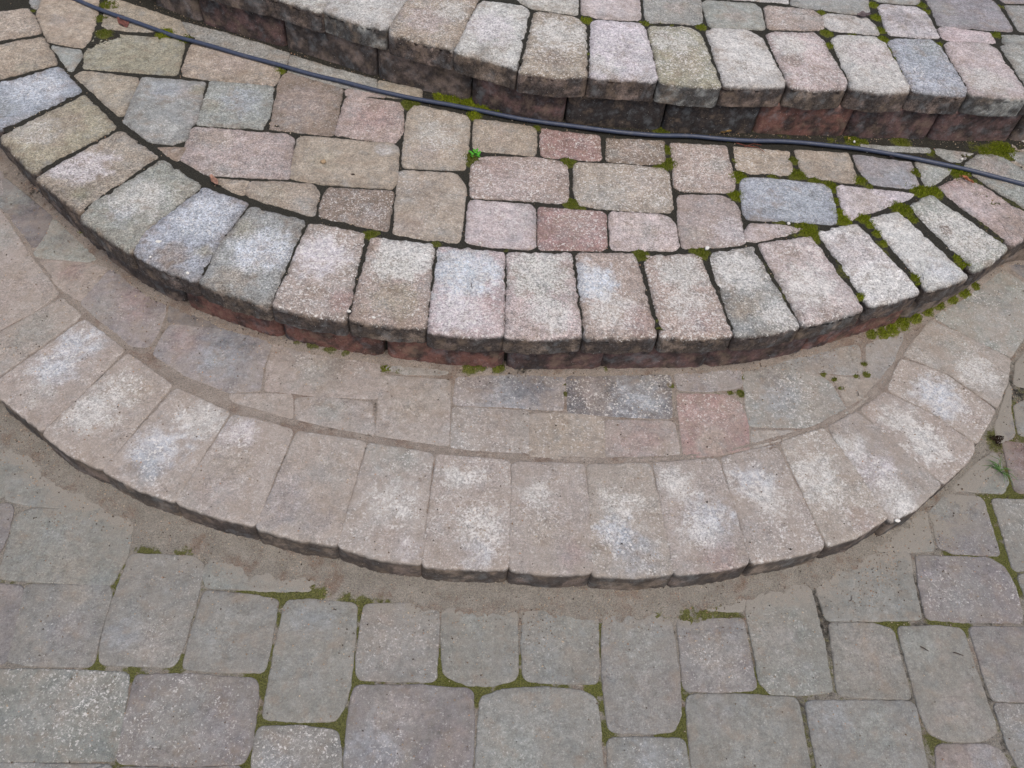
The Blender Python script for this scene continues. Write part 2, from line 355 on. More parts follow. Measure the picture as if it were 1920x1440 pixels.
RIM1 = [
 ([(-60,395),(-12,375),(50,470),(35,488),(-130,560)],'tp',.2,[(0,440,50,'gg',.5)],''),
 ([(56,478),(110,550),(60,585),(-85,660),(-125,570)],'tp',.25,[(20,540,60,'pk',.4),(80,540,25,'pk',.4)],''),
 ([(117,558),(152,592),(60,660),(-10,708),(-80,668)],'tp',.2,[(60,620,50,'gg',.5)],''),
 ([(158,598),(232,655),(150,740),(78,806),(0,743),(-6,715)],'tp',.3,[(150,640,50,'wb',.85),(105,690,50,'wb',.8),(75,740,35,'pg',.5)],'with a pale blue bloom'),
 ([(240,662),(322,722),(255,800),(192,878),(130,850),(80,810)],'tp',.4,[(220,725,50,'wh',.7),(170,775,60,'wh',.8),(260,730,40,'tn',.4)],'with a cream bloom'),
 ([(330,728),(430,772),(375,860),(328,939),(260,915),(194,880)],'tp',.45,[(375,785,50,'wh',.75),(300,840,60,'wb',.85),(270,880,40,'bl',.5)],'with a bluish white bloom'),
 ([(437,776),(550,805),(510,900),(478,984),(400,965),(330,940)],'tp',.35,[(450,815,40,'lp',.8),(440,860,50,'tn',.5),(400,920,40,'pk',.4)],'with a small pink bloom'),
 ([(558,808),(685,828),(650,950),(632,1020),(560,1010),(481,988)],'tp',.35,[(530,940,60,'pu',.6),(620,880,50,'gy',.4),(590,980,40,'pu',.4)],'purplish at its outer half'),
 ([(692,830),(812,850),(800,940),(788,1056),(710,1045),(634,1022)],'tp',.5,[(740,840,60,'gg',.5),(735,945,45,'wh',.75),(730,1010,35,'pk',.4),(770,1030,30,'lp',.4)],''),
 ([(820,852),(955,864),(955,960),(952,1064),(870,1064),(792,1058)],'tp',.5,[(860,895,30,'wh',.9),(890,895,26,'wh',.6),(900,990,48,'wh',.8),(895,1040,35,'wb',.6)],'with two white bloom spots'),
 ([(962,866),(1094,870),(1104,960),(1109,1072),(1030,1075),(956,1066)],'tp',.6,[(1010,925,36,'wh',.65),(1010,990,45,'tn',.5),(1070,1040,30,'rd',.35)],'with a thin cream bloom'),
 ([(1102,871),(1218,869),(1240,964),(1262,1073),(1190,1080),(1113,1076)],'tp',.5,[(1160,945,42,'wh',.85),(1155,1000,40,'wb',.9),(1190,1040,55,'bl',.6)],'with a strong blue-white bloom'),
 ([(1226,868),(1345,860),(1376,950),(1404,1055),(1340,1068),(1266,1075)],'tp',.6,[(1270,905,40,'wh',.8),(1330,970,50,'wb',.8),(1345,1050,45,'rd',.4),(1315,1000,40,'wh',.5)],'with a broken white bloom'),
 ([(1353,858),(1455,832),(1505,935),(1546,1024),(1480,1042),(1410,1054)],'tp',.6,[(1410,900,40,'wb',.8),(1440,940,38,'wh',.7),(1400,1000,35,'pu',.3)],'with a streaky white bloom'),
 ([(1463,829),(1545,803),(1608,885),(1664,968),(1610,1003),(1552,1021)],'tp',.6,[(1530,890,52,'wh',.7),(1560,930,34,'pg',.6),(1620,980,34,'rd',.4)],'with a cream speckled bloom'),
 ([(1552,800),(1607,772),(1690,840),(1764,908),(1720,950),(1670,976)],'tp',.5,[(1600,845,42,'wh',.9),(1640,880,48,'lp',.8),(1680,930,42,'wh',.8),(1690,960,30,'wh',.6)],'with a long white bloom'),
 ([(1613,768),(1660,735),(1745,775),(1828,833),(1820,858),(1770,905),(1690,842)],'tp',.5,[(1690,790,40,'wh',.8),(1730,830,42,'wh',.85),(1760,850,30,'wh',.6)],'with a greenish white bloom'),
 ([(1664,730),(1690,672),(1770,700),(1866,768),(1832,830),(1745,770)],'tp',.5,[(1750,735,40,'wb',.9),(1780,765,35,'wb',.7),(1830,790,30,'pk',.4)],'with a pale blue patch'),
 ([(1694,665),(1745,600),(1800,625),(1893,672),(1889,714),(1870,762),(1780,700)],'tp',.6,[(1835,700,45,'wh',.8),(1790,650,35,'gg',.5)],'speckled white at its outer end'),
 ([(1752,595),(1790,560),(1880,504),(1935,540),(1922,625),(1896,668),(1800,622)],'gg',.45,[(1850,560,45,'db',.3),(1860,600,35,'wh',.35)],''),
 ([(1888,498),(1930,460),(1985,480),(1945,535)],'db',.2,[],'')]
RIM3 = [
 ([(270,-120),(400,-95),(372,-48),(250,-92)],'gy',.3,[],''),
 ([(420,-90),(540,-60),(514,-36),(496,-12),(375,-45)],'gy',.3,[],''),
 ([(540,-60),(655,-42),(613,5),(602,20),(550,4),(496,-14),(518,-36)],'pg',.4,[],'mostly cut off by the top edge of the picture'),
 ([(664,-60),(790,-50),(760,0),(724,53),(662,38),(606,17),(622,-10)],'pg',.5,[(690,15,40,'pg',.5)],''),
 ([(765,0),(800,-45),(920,-30),(894,0),(857,78),(848,90),(788,76),(731,60),(733,48)],'tn',.5,[(800,40,45,'pp',.5),(850,20,30,'pg',.5)],''),
 ([(897,5),(906,0),(980,8),(994,20),(968,128),(960,123),(905,108),(856,94),(854,86)],'pg',.5,[(920,50,50,'lp',.55),(900,100,30,'tn',.3)],'with a lilac tinge'),
 ([(1002,22),(1010,19),(1080,30),(1098,45),(1101,140),(1050,142),(975,132)],'tn',.5,[(1050,65,55,'pg',.7),(1040,110,35,'br',.5)],''),
 ([(1108,42),(1116,34),(1205,42),(1212,55),(1232,143),(1226,150),(1160,146),(1107,141)],'lp',.4,[(1165,90,60,'lp',.6),(1125,125,35,'pg',.5)],''),
 ([(1216,52),(1226,48),(1290,50),(1314,60),(1352,156),(1347,162),(1290,158),(1238,151)],'ol',.55,[(1265,80,35,'pg',.5),(1290,120,40,'tn',.5)],''),
 ([(1324,56),(1336,51),(1400,53),(1429,68),(1473,150),(1471,160),(1420,161),(1359,159)],'pg',.6,[(1400,110,45,'wh',.5),(1390,120,20,'tn',.5)],''),
 ([(1437,64),(1450,58),(1525,59),(1544,72),(1589,150),(1586,163),(1530,167),(1481,160)],'pp',.6,[(1480,85,30,'pg',.6),(1490,115,25,'br',.6),(1540,140,40,'pk',.5)],'with a brownish middle'),
 ([(1558,72),(1570,65),(1640,68),(1659,80),(1704,155),(1705,170),(1650,172),(1598,163)],'pg',.65,[(1630,100,45,'pp',.5)],''),
 ([(1664,77),(1680,71),(1745,73),(1765,88),(1812,160),(1811,176),(1760,174),(1713,168)],'bl',.4,[(1730,110,50,'bl',.6),(1740,90,30,'gg',.4)],''),
 ([(1769,82),(1785,75),(1850,79),(1871,90),(1924,165),(1929,180),(1870,180),(1821,173)],'pp',.4,[(1820,110,50,'pp',.5),(1850,150,40,'pg',.5)],'cut off by the right edge of the picture'),
 ([(1877,86),(1890,80),(1960,82),(2040,180),(1936,178)],'lg',.3,[],'')]
# interior stones: (row, shape word, outline, colour, speck, patches, extra words)
IN2 = [
 ('h','irregular',[(68,24),(82,-5),(88,-30),(185,-10),(183,30),(168,70),(153,88),(90,76)],'tn',.25,[(120,40,35,'pk',.3)],''),
 ('h','tiny',[(60,-12),(74,-8),(74,5),(66,20),(60,10)],'gy',.2,[],'squeezed beside the rim'),
 ('h','oblong',[(192,40),(196,10),(216,-4),(270,14),(336,36),(352,66),(330,66),(294,58),(203,54),(192,47)],'tn',.2,[],'partly under the hose and a dead leaf'),
 ('h','rectangular',[(176,64),(198,59),(250,64),(330,71),(344,82),(333,134),(325,139),(156,126),(158,94)],'ol',.2,[(250,100,60,'ol',.7)],''),
 ('u','small three-cornered',[(96,84),(148,92),(150,108),(135,131),(129,128)],'gg',.2,[],''),
 ('h','rectangular',[(343,125),(357,86),(378,80),(522,128),(520,148),(510,158),(400,149),(346,141)],'tn',.35,[(430,115,50,'pk',.5)],''),
 ('h','thin cut',[(340,38),(430,62),(500,84),(542,99),(534,130),(430,99),(355,66)],'gy',.1,[],'between hose and top step'),
 ('h','thin cut',[(545,101),(580,112),(630,128),(706,147),(704,173),(620,157),(539,134)],'gy',.2,[],'between hose and top step'),
 ('h','thin cut',[(710,149),(790,166),(790,189),(708,175)],'tn',.1,[],'between hose and top step'),
 ('u','three-cornered',[(138,139),(155,131),(257,144),(252,165),(232,212),(220,213)],'tn',.25,[],''),
 ('u','large six-sided',[(264,145),(272,143),(384,153),(368,225),(356,236),(350,260),(320,269),(283,265),(231,226)],'gy',.4,[(310,170,40,'bl',.5),(375,170,20,'ol',.7),(300,240,40,'pg',.3)],''),
 ('u','square',[(393,153),(400,151),(505,158),(513,165),(505,215),(492,241),(370,231),(371,221)],'gg',.4,[(455,190,50,'bl',.6),(395,200,25,'ol',.5)],''),
 ('m','oblong',[(356,245),(368,237),(480,246),(530,250),(550,262),(541,333),(395,326),(373,318),(341,299)],'pk',.45,[(400,260,40,'tn',.5)],''),
 ('m','sliver',[(293,274),(344,275),(340,292),(330,300),(318,292)],'br',.4,[],''),
 ('m','small cut',[(398,333),(467,338),(462,357),(452,362),(420,350)],'tn',.3,[],'beside a dry curled leaf'),
 ('r','cut',[(463,351),(472,339),(520,338),(582,343),(597,356),(595,375),(587,403),(480,371),(461,361)],'tn',.3,[(510,360,40,'ol',.3)],''),
 ('r','square',[(613,355),(620,350),(734,357),(736,368),(726,431),(690,425),(598,403),(604,372)],'br',.7,[(660,380,50,'br',.6)],'pitted dark'),
 ('m','oblong',[(551,290),(558,261),(573,254),(730,267),(747,280),(744,332),(733,351),(600,342),(547,333),(547,310)],'tn',.3,[(610,300,40,'ol',.3),(720,280,20,'wb',.3)],'with a round bump'),
 ('u','rectangular',[(524,150),(530,140),(548,137),(642,166),(626,250),(612,251),(504,241),(508,220)],'br',.4,[(570,190,60,'pk',.6)],''),
 ('u','thin',[(648,168),(650,176),(657,177),(722,180),(720,174),(665,165)],'pk',.2,[],'just in front of the hose'),
 ('u','square',[(644,195),(649,183),(661,178),(744,190),(756,203),(756,240),(744,261),(735,266),(631,252),(631,240)],'pk',.45,[(700,220,50,'rd',.45)],''),
 ('u','rectangular',[(764,215),(776,197),(800,199),(870,214),(880,225),(875,305),(867,316),(760,312),(755,300)],'tn',.5,[(820,255,45,'pg',.5),(800,290,40,'pk',.4)],'with white grains in its middle'),
 ('m','rectangular',[(749,322),(765,319),(855,324),(871,345),(872,365),(864,440),(859,454),(800,447),(738,435),(740,420),(743,370)],'tn',.4,[(790,360,50,'br',.4),(770,420,40,'pk',.4)],''),
 ('h','square',[(889,222),(960,230),(1005,238),(1005,275),(1000,289),(900,280),(888,272)],'tn',.35,[],'beside a bright green sprout'),
 ('m','oblong',[(884,312),(898,297),(920,293),(1000,294),(1051,301),(1063,310),(1066,365),(1057,379),(980,373),(886,368),(883,355)],'pk',.75,[(930,310,35,'rd',.3),(960,350,60,'pp',.4)],''),
 ('h','small square',[(1014,239),(1124,253),(1127,290),(1117,299),(1030,294),(1015,285)],'rd',.6,[(1070,265,50,'rd',.6)],''),
 ('h','small square',[(1138,257),(1245,264),(1246,295),(1235,307),(1150,301),(1138,297)],'br',.7,[(1190,280,40,'pk',.5)],''),
 ('m','oblong',[(1077,309),(1091,304),(1180,309),(1240,315),(1253,326),(1261,385),(1250,396),(1180,392),(1096,385),(1079,372),(1077,340)],'tn',.65,[(1130,370,50,'gy',.5),(1210,340,40,'pk',.3)],''),
 ('r','square',[(881,377),(900,375),(990,383),(1003,393),(1003,455),(998,465),(930,461),(875,453),(874,440)],'pp',.5,[(930,420,55,'pp',.6)],''),
 ('r','square',[(1011,391),(1018,387),(1125,396),(1135,403),(1137,455),(1130,467),(1015,466),(1010,455)],'rd',.65,[(1080,420,60,'pk',.5)],''),
 ('r','square',[(1143,402),(1150,396),(1230,401),(1254,408),(1265,420),(1272,458),(1262,466),(1160,467),(1147,463)],'pp',.5,[(1200,430,50,'tn',.3)],''),
 ('h','rectangular',[(1259,267),(1362,272),(1367,300),(1377,330),(1376,355),(1366,360),(1280,355),(1265,345),(1261,300)],'pk',.65,[(1345,310,25,'lg',.6)],''),
 ('r','rectangular',[(1271,375),(1276,364),(1345,364),(1374,373),(1386,395),(1397,450),(1389,456),(1300,464),(1280,462),(1274,430)],'pk',.65,[(1370,430,35,'lp',.4),(1300,440,30,'tn',.4)],''),
 ('h','square',[(1375,272),(1480,282),(1487,318),(1478,327),(1400,323),(1382,315)],'tn',.45,[(1440,300,40,'tn',.6)],''),
 ('h','square',[(1491,280),(1591,286),(1606,330),(1599,341),(1540,335),(1509,328),(1502,315)],'tn',.3,[(1560,320,40,'br',.2)],''),
 ('h','square',[(1601,288),(1709,303),(1723,345),(1714,353),(1640,345),(1620,330),(1608,308)],'pu',.3,[(1690,340,40,'bl',.5)],''),
 ('h','three-cornered',[(1717,301),(1784,315),(1779,325),(1745,349),(1735,347)],'gg',.35,[],''),
 ('h','long thin',[(1612,269),(1743,277),(1746,284),(1690,282),(1622,278)],'gy',.4,[],'between hose and top step'),
 ('h','thin cut',[(1752,276),(1828,286),(1805,301),(1780,299),(1756,288)],'gy',.4,[(1800,288,20,'pk',.5)],'between hose and top step'),
 ('m','rectangular',[(1389,360),(1390,343),(1401,334),(1440,334),(1539,345),(1555,353),(1562,375),(1569,400),(1561,418),(1480,414),(1406,409),(1395,397)],'bl',.45,[(1500,380,80,'bl',.7)],''),
 ('m','three-cornered',[(1569,352),(1583,348),(1700,360),(1720,363),(1690,377),(1615,402),(1595,411),(1583,400)],'lp',.35,[(1620,380,50,'tn',.5)],''),
 ('r','narrow three-cornered',[(1402,428),(1411,418),(1470,420),(1508,429),(1490,435),(1420,451),(1406,449)],'pp',.5,[],'')]
IN1 = [  # dark patches along the riser foot: damp dirt with shade painted in
 ('w','cut',[(-40,325),(8,335),(95,406),(86,433),(64,463),(-2,380)],'db',.1,[(20,370,50,'gg',.6)],'dark with damp and painted shade'),
 ('w','cut',[(100,411),(150,458),(184,480),(170,489),(82,481),(70,468),(90,438)],'gg',.15,[(120,450,30,'db',.4)],''),
 ('r','cut',[(84,489),(165,493),(199,503),(165,545),(150,562),(112,536),(86,505)],'pk',.25,[(130,510,30,'rd',.4)],''),
 ('w','large six-sided',[(208,505),(260,531),(309,560),(307,590),(292,625),(276,648),(246,646),(202,612),(156,568),(170,548)],'pu',.3,[(250,570,50,'rd',.5),(200,580,40,'gg',.4),(240,530,35,'db',.4),(290,575,30,'db',.4)],''),
 ('w','long thin',[(320,568),(360,577),(430,601),(500,619),(496,625),(420,616),(330,604),(318,595)],'db',.15,[],'under the step edge'),
 ('w','large',[(305,632),(321,609),(420,619),(499,631),(505,650),(491,690),(485,730),(430,733),(350,702),(290,662)],'pu',.35,[(350,640,40,'rd',.4),(420,660,60,'bl',.6),(400,625,40,'db',.35),(450,640,40,'db',.4)],'tinged red and blue'),
 ('r','thin three-cornered',[(432,740),(545,740),(546,783),(500,768),(440,752)],'tp',.2,[],''),
 ('w','oblong',[(513,652),(521,638),(600,657),(704,682),(710,700),(705,744),(600,740),(500,729),(502,690)],'tp',.5,[(600,690,60,'gg',.4),(570,680,30,'wh',.25),(560,660,40,'ds',.45),(650,685,40,'ds',.4)],'with moss along its back'),
 ('r','cut oblong',[(557,748),(600,745),(694,756),(700,812),(640,801),(557,783)],'tp',.3,[(620,770,30,'gg',.4)],''),
 ('w','thin',[(724,678),(760,682),(840,692),(836,699),(760,699),(726,691)],'gy',.2,[],'edged with moss'),
 ('r','square',[(716,709),(740,706),(837,713),(841,730),(839,833),(780,825),(708,813)],'tp',.3,[(780,760,50,'tn',.5)],''),
 ('w','oblong',[(857,712),(870,707),(960,703),(1050,709),(1056,720),(1053,766),(960,761),(858,756),(854,740)],'pu',.4,[(960,735,60,'bl',.6),(990,718,50,'db',.6),(900,715,35,'ds',.4)],''),
 ('r','square',[(852,768),(870,765),(980,771),(989,782),(989,851),(920,847),(848,837)],'tp',.5,[(920,800,50,'pk',.3)],''),
 ('r','square',[(997,777),(1060,775),(1124,783),(1130,795),(1131,858),(1060,857),(996,852)],'tn',.35,[(1060,815,50,'tn',.5)],''),
 ('w','oblong',[(1065,715),(1076,706),(1160,703),(1249,704),(1256,715),(1257,775),(1250,782),(1150,778),(1068,771)],'db',.75,[(1110,730,35,'pk',.6),(1200,745,50,'bl',.6),(1180,750,50,'wb',.25)],'frosted white'),
 ('r','square',[(1138,795),(1151,789),(1250,791),(1265,806),(1273,855),(1200,859),(1140,857)],'pk',.5,[(1200,820,50,'rd',.4)],''),
 ('w','small oblong',[(1267,706),(1290,699),(1379,691),(1385,705),(1376,726),(1330,731),(1274,729)],'pu',.4,[(1340,710,30,'pg',.3)],''),
 ('r','square',[(1272,745),(1290,740),(1364,742),(1388,758),(1400,790),(1403,838),(1340,851),(1285,854)],'rd',.45,[(1330,800,70,'pk',.5),(1340,840,40,'tn',.5)],''),
 ('w','large',[(1397,712),(1405,697),(1440,692),(1529,699),(1558,720),(1576,750),(1592,769),(1510,799),(1409,797),(1402,770)],'gg',.45,[(1460,740,50,'bl',.5),(1530,770,40,'tn',.4),(1440,705,35,'ds',.4)],''),
 ('w','long thin',[(1412,687),(1460,678),(1590,650),(1610,653),(1616,690),(1599,701),(1540,696),(1460,689)],'gy',.25,[(1540,670,40,'pu',.3)],''),
 ('w','three-cornered',[(1627,648),(1700,614),(1690,648),(1655,710),(1641,710),(1627,690)],'gy',.25,[],''),
 ('r','small cut',[(1547,704),(1600,710),(1648,710),(1625,743),(1598,766),(1584,745),(1572,718)],'tn',.2,[],''),
 ('r','thin three-cornered',[(1412,809),(1495,809),(1470,821),(1412,836)],'tp',.3,[],'')]
IN3 = [
 ('r','square',[(986,8),(960,-10),(970,-60),(1080,-55),(1083,0),(1081,25),(1000,15)],'pg',.4,[],''),
 ('r','rectangular',[(1090,-40),(1197,-38),(1201,30),(1194,37),(1120,31),(1092,25)],'pp',.3,[(1140,10,40,'lp',.3)],''),
 ('r','rectangular',[(1207,-30),(1311,-25),(1316,20),(1317,40),(1309,44),(1220,40),(1210,27)],'lg',.3,[(1265,15,20,'pk',.5)],''),
 ('r','square',[(1318,6),(1330,-1),(1412,5),(1427,16),(1434,47),(1427,53),(1340,49),(1329,44)],'gg',.3,[(1380,30,30,'pk',.5)],''),
 ('r','square',[(1435,15),(1446,10),(1520,17),(1536,27),(1544,51),(1537,55),(1445,52),(1440,47)],'pk',.35,[],''),
 ('b','oblong',[(1482,-20),(1625,-20),(1631,20),(1619,26),(1540,17),(1484,7)],'gy',.3,[],''),
 ('r','square',[(1546,27),(1561,24),(1622,30),(1636,42),(1649,61),(1640,63),(1560,55),(1552,49)],'pg',.4,[(1575,35,8,'br',.6)],'with a grey leaf lying on it'),
 ('r','rectangular',[(1648,13),(1657,7),(1714,12),(1733,21),(1746,38),(1760,67),(1750,70),(1673,64),(1662,55)],'lp',.2,[(1700,40,50,'pu',.6)],''),
 ('b','oblong',[(1737,-5),(1746,-14),(1850,-11),(1874,12),(1899,51),(1893,57),(1800,50),(1759,45),(1750,20)],'pu',.25,[(1770,15,30,'lg',.5)],''),
 ('r','thin',[(1762,51),(1776,49),(1857,60),(1867,77),(1859,80),(1773,74),(1767,66)],'pp',.3,[],''),
 ('r','thin',[(1879,64),(1960,67),(1960,83),(1883,79)],'lg',.2,[],''),
 ('b','square',[(1885,9),(1970,11),(1970,59),(1913,57),(1897,30)],'lg',.2,[],''),
 ('b','thin',[(1635,-18),(1724,-14),(1724,4),(1717,7),(1650,1),(1637,-5)],'gy',.2,[],''),
 ('b','thin',[(1852,-22),(1970,-22),(1970,3),(1886,3)],'pu',.2,[],''),
 ('b','oblong',[(1320,-30),(1476,-25),(1478,4),(1420,-1),(1326,-7)],'pg',.3,[],'')]
IN0 = [
 ('a','large buried',[(10,852),(30,842),(90,852),(160,890),(238,950),(200,956),(62,945),(14,934)],'gg',.1,[],'half covered by sand'),
 ('a','square',[(-60,780),(-2,800),(5,850),(7,928),(-60,933)],'gg',.1,[],'at the left edge of the picture'),
 ('a','large rectangular',[(27,985),(37,965),(62,956),(200,960),(238,973),(244,995),(236,1040),(210,1087),(195,1093),(60,1086),(10,1081),(6,1060)],'gg',.15,[(130,1060,50,'tn',.4),(130,1000,40,'gy',.4)],''),
 ('a','rectangular',[(-40,950),(4,948),(18,966),(12,1000),(-8,1040),(-40,1045)],'pu',.1,[],'cut off by the left edge'),
 ('b','square',[(-60,1095),(38,1101),(38,1130),(11,1230),(-10,1241),(-60,1239)],'pu',.3,[(10,1110,30,'pk',.3)],'cut off by the left edge'),
 ('b','square',[(49,1106),(62,1099),(195,1100),(202,1112),(200,1135),(182,1195),(173,1234),(159,1245),(60,1244),(22,1236),(21,1225)],'lg',.3,[(130,1180,50,'pu',.4),(150,1115,30,'tn',.4)],''),
 ('b','tall rectangular',[(243,1053),(256,1042),(350,1045),(373,1056),(376,1070),(366,1120),(342,1205),(328,1236),(309,1246),(206,1242),(191,1228),(193,1200),(213,1130),(228,1090)],'lg',.25,[(230,1190,40,'bl',.4),(280,1210,40,'tp',.4)],''),
 ('a','pale cut',[(391,1062),(402,1052),(470,1057),(560,1077),(588,1092),(582,1105),(500,1104),(440,1101),(394,1098),(388,1085)],'gg',.1,[],'half buried in sand'),
 ('b','square',[(382,1121),(402,1111),(470,1118),(510,1126),(516,1136),(508,1190),(496,1245),(486,1256),(420,1256),(353,1250),(349,1240),(361,1190)],'lg',.2,[(430,1180,60,'lg',.5)],''),
 ('b','tall rectangular',[(536,1141),(545,1129),(580,1126),(649,1133),(665,1144),(663,1180),(652,1290),(642,1324),(626,1347),(560,1349),(507,1344),(498,1331),(507,1280),(522,1200)],'lg',.15,[(590,1160,50,'bl',.3),(570,1260,50,'gy',.4)],''),
 ('b','square',[(684,1146),(694,1136),(760,1133),(816,1140),(820,1151),(818,1200),(814,1261),(803,1273),(740,1273),(687,1270),(672,1257),(672,1230),(679,1180)],'lg',.3,[(740,1200,60,'tp',.4)],''),
 ('b','square',[(833,1149),(846,1143),(920,1141),(960,1145),(966,1160),(967,1250),(955,1272),(925,1281),(880,1281),(850,1269),(834,1249),(831,1200)],'lg',.3,[(900,1160,50,'gg',.5)],''),
 ('b','square',[(984,1156),(997,1149),(1060,1146),(1113,1153),(1118,1165),(1119,1265),(1110,1277),(1050,1277),(999,1273),(985,1261),(981,1210)],'lg',.2,[(1040,1200,50,'lg',.4),(1070,1160,40,'gg',.5)],''),
 ('b','tall rectangular',[(1134,1163),(1147,1153),(1200,1150),(1239,1155),(1255,1166),(1261,1195),(1271,1270),(1273,1340),(1260,1367),(1210,1371),(1157,1368),(1142,1347),(1134,1280),(1132,1200)],'gy',.25,[(1190,1200,60,'gg',.4),(1200,1300,60,'lg',.4)],''),
 ('b','square',[(1274,1170),(1287,1164),(1385,1163),(1393,1172),(1401,1215),(1413,1275),(1407,1290),(1340,1294),(1294,1291),(1285,1279),(1279,1220)],'pu',.25,[(1340,1230,60,'lg',.6),(1350,1240,50,'pk',.2)],''),
 ('a','thin cut',[(1222,1139),(1242,1125),(1310,1116),(1385,1108),(1390,1130),(1382,1143),(1330,1142),(1260,1142)],'gg',.1,[],'half buried in sand'),
 ('b','tall rectangular',[(1403,1111),(1432,1099),(1480,1093),(1512,1101),(1522,1121),(1530,1155),(1541,1200),(1556,1285),(1551,1294),(1500,1299),(1447,1297),(1428,1279),(1418,1220),(1403,1150)],'gg',.25,[(1460,1200,60,'tp',.4),(1500,1260,50,'gy',.4)],''),
 ('a','oblong',[(1532,1091),(1547,1073),(1590,1056),(1650,1039),(1693,1037),(1705,1046),(1708,1080),(1723,1145),(1716,1158),(1640,1160),(1562,1160),(1549,1150),(1539,1120)],'gg',.15,[(1640,1130,60,'lg',.5)],''),
 ('a','oblong',[(1721,1049),(1732,1045),(1855,1048),(1882,1064),(1901,1100),(1914,1150),(1907,1163),(1800,1162),(1747,1158),(1736,1140),(1726,1090)],'pu',.4,[(1800,1110,60,'lg',.4)],''),
 ('s','square',[(1745,961),(1776,928),(1830,933),(1844,947),(1858,990),(1871,1034),(1863,1038),(1785,1034),(1761,1023),(1754,990)],'pu',.3,[(1760,950,30,'gg',.6)],''),
 ('s','pale cut',[(1652,1011),(1734,958),(1742,1000),(1748,1028),(1710,1032),(1645,1030)],'gg',.1,[],'in the corner against the lowest step'),
 ('s','cut',[(1788,914),(1830,872),(1858,853),(1872,862),(1884,890),(1881,914),(1868,922),(1800,917)],'gg',.15,[],'under the grass tuft'),
 ('s','square',[(1884,836),(1902,831),(1960,838),(1960,928),(1906,919),(1897,890)],'mr',.15,[(1915,860,50,'rd',.4),(1940,900,40,'pu',.5)],''),
 ('s','rectangular',[(1864,941),(1877,938),(1960,941),(1960,1058),(1907,1067),(1898,1050),(1879,985)],'gy',.35,[],''),
 ('s','cut',[(1912,1081),(1960,1071),(1960,1137),(1930,1127)],'gy',.3,[],'at the right edge of the picture'),
 ('s','dark cut',[(1868,800),(1894,722),(1892,765),(1899,800),(1892,820),(1872,830)],'pu',.1,[],'beside the lowest step'),
 ('s','square',[(1904,762),(1930,748),(1970,762),(1970,823),(1912,813)],'gy',.15,[],'at the right edge of the picture'),
 ('s','dark square',[(1907,682),(1935,645),(1970,652),(1970,733),(1903,720)],'pu',.1,[],''),
 ('c','large',[(-60,1258),(15,1259),(100,1259),(224,1265),(236,1279),(229,1330),(219,1400),(205,1421),(100,1423),(-60,1421)],'gg',.5,[(60,1350,70,'gy',.5),(150,1300,50,'tp',.3)],''),
 ('c','large rectangular',[(254,1281),(264,1269),(360,1268),(463,1275),(479,1291),(478,1325),(468,1399),(453,1427),(340,1432),(232,1427),(225,1409),(239,1340)],'pu',.35,[(330,1350,80,'lg',.6),(420,1370,60,'pu',.4)],''),
 ('c','cut',[(-60,1434),(100,1437),(203,1439),(208,1500),(-60,1500)],'gy',.3,[],'cut off by the bottom edge'),
 ('c','cut',[(225,1443),(350,1445),(448,1441),(452,1500),(218,1500)],'pu',.3,[],'cut off by the bottom edge'),
 ('c','square',[(484,1379),(497,1366),(560,1365),(613,1371),(631,1386),(636,1420),(632,1500),(474,1500),(476,1430)],'gy',.55,[(560,1400,50,'tp',.3),(520,1430,50,'bl',.3)],'coarse grained'),
 ('c','large square',[(663,1306),(680,1289),(780,1289),(868,1295),(883,1307),(885,1360),(881,1440),(879,1520),(652,1520),(649,1420),(656,1350)],'pu',.3,[(740,1340,60,'tp',.5),(700,1420,60,'bl',.4),(850,1400,40,'pk',.3)],''),
 ('c','large square',[(904,1321),(918,1305),(950,1295),(1020,1292),(1089,1298),(1115,1312),(1121,1350),(1126,1420),(1130,1520),(897,1520),(897,1420)],'gg',.3,[(1000,1340,60,'lg',.5),(960,1420,60,'gg',.4)],'with rounded upper corners'),
 ('c','square',[(1144,1396),(1157,1388),(1220,1387),(1270,1389),(1282,1401),(1288,1440),(1296,1520),(1147,1520)],'lg',.4,[(1220,1430,50,'bl',.4)],''),
 ('c','large square',[(1292,1321),(1302,1306),(1390,1305),(1478,1311),(1495,1321),(1504,1370),(1516,1440),(1530,1520),(1314,1520),(1302,1440),(1294,1370)],'lg',.25,[(1400,1380,80,'lg',.5),(1340,1330,40,'pu',.3)],''),
 ('c','large square',[(1517,1331),(1532,1318),(1620,1317),(1703,1319),(1716,1336),(1728,1400),(1741,1460),(1750,1520),(1554,1520),(1529,1400)],'lg',.3,[(1640,1370,60,'gg',.5),(1560,1340,40,'bl',.3)],''),
 ('b','square',[(1559,1176),(1572,1171),(1640,1172),(1666,1180),(1677,1201),(1691,1255),(1702,1294),(1693,1306),(1620,1304),(1583,1301),(1572,1284),(1566,1230)],'lg',.15,[(1630,1230,60,'tp',.4)],''),
 ('b','tall rectangular',[(1689,1186),(1700,1177),(1760,1176),(1793,1180),(1808,1196),(1824,1245),(1846,1310),(1862,1355),(1855,1377),(1830,1387),(1772,1384),(1744,1371),(1727,1330),(1709,1260)],'lg',.25,[(1730,1210,40,'gg',.5),(1800,1330,50,'tp',.4)],''),
 ('b','square',[(1824,1186),(1834,1179),(1900,1179),(1970,1183),(1990,1315),(1920,1312),(1864,1309),(1849,1270)],'pu',.3,[(1860,1290,40,'gg',.5)],''),
 ('c','cut',[(1869,1326),(1882,1323),(1990,1328),(2000,1450),(1913,1437),(1894,1400)],'gy',.35,[(1930,1370,40,'bl',.3)],'in the lower right corner'),
 ('c','cut',[(1759,1411),(1777,1400),(1850,1399),(1877,1411),(1896,1450),(1916,1520),(1779,1520),(1762,1450)],'pk',.35,[(1850,1430,40,'bl',.4)],'cut off by the bottom edge')]
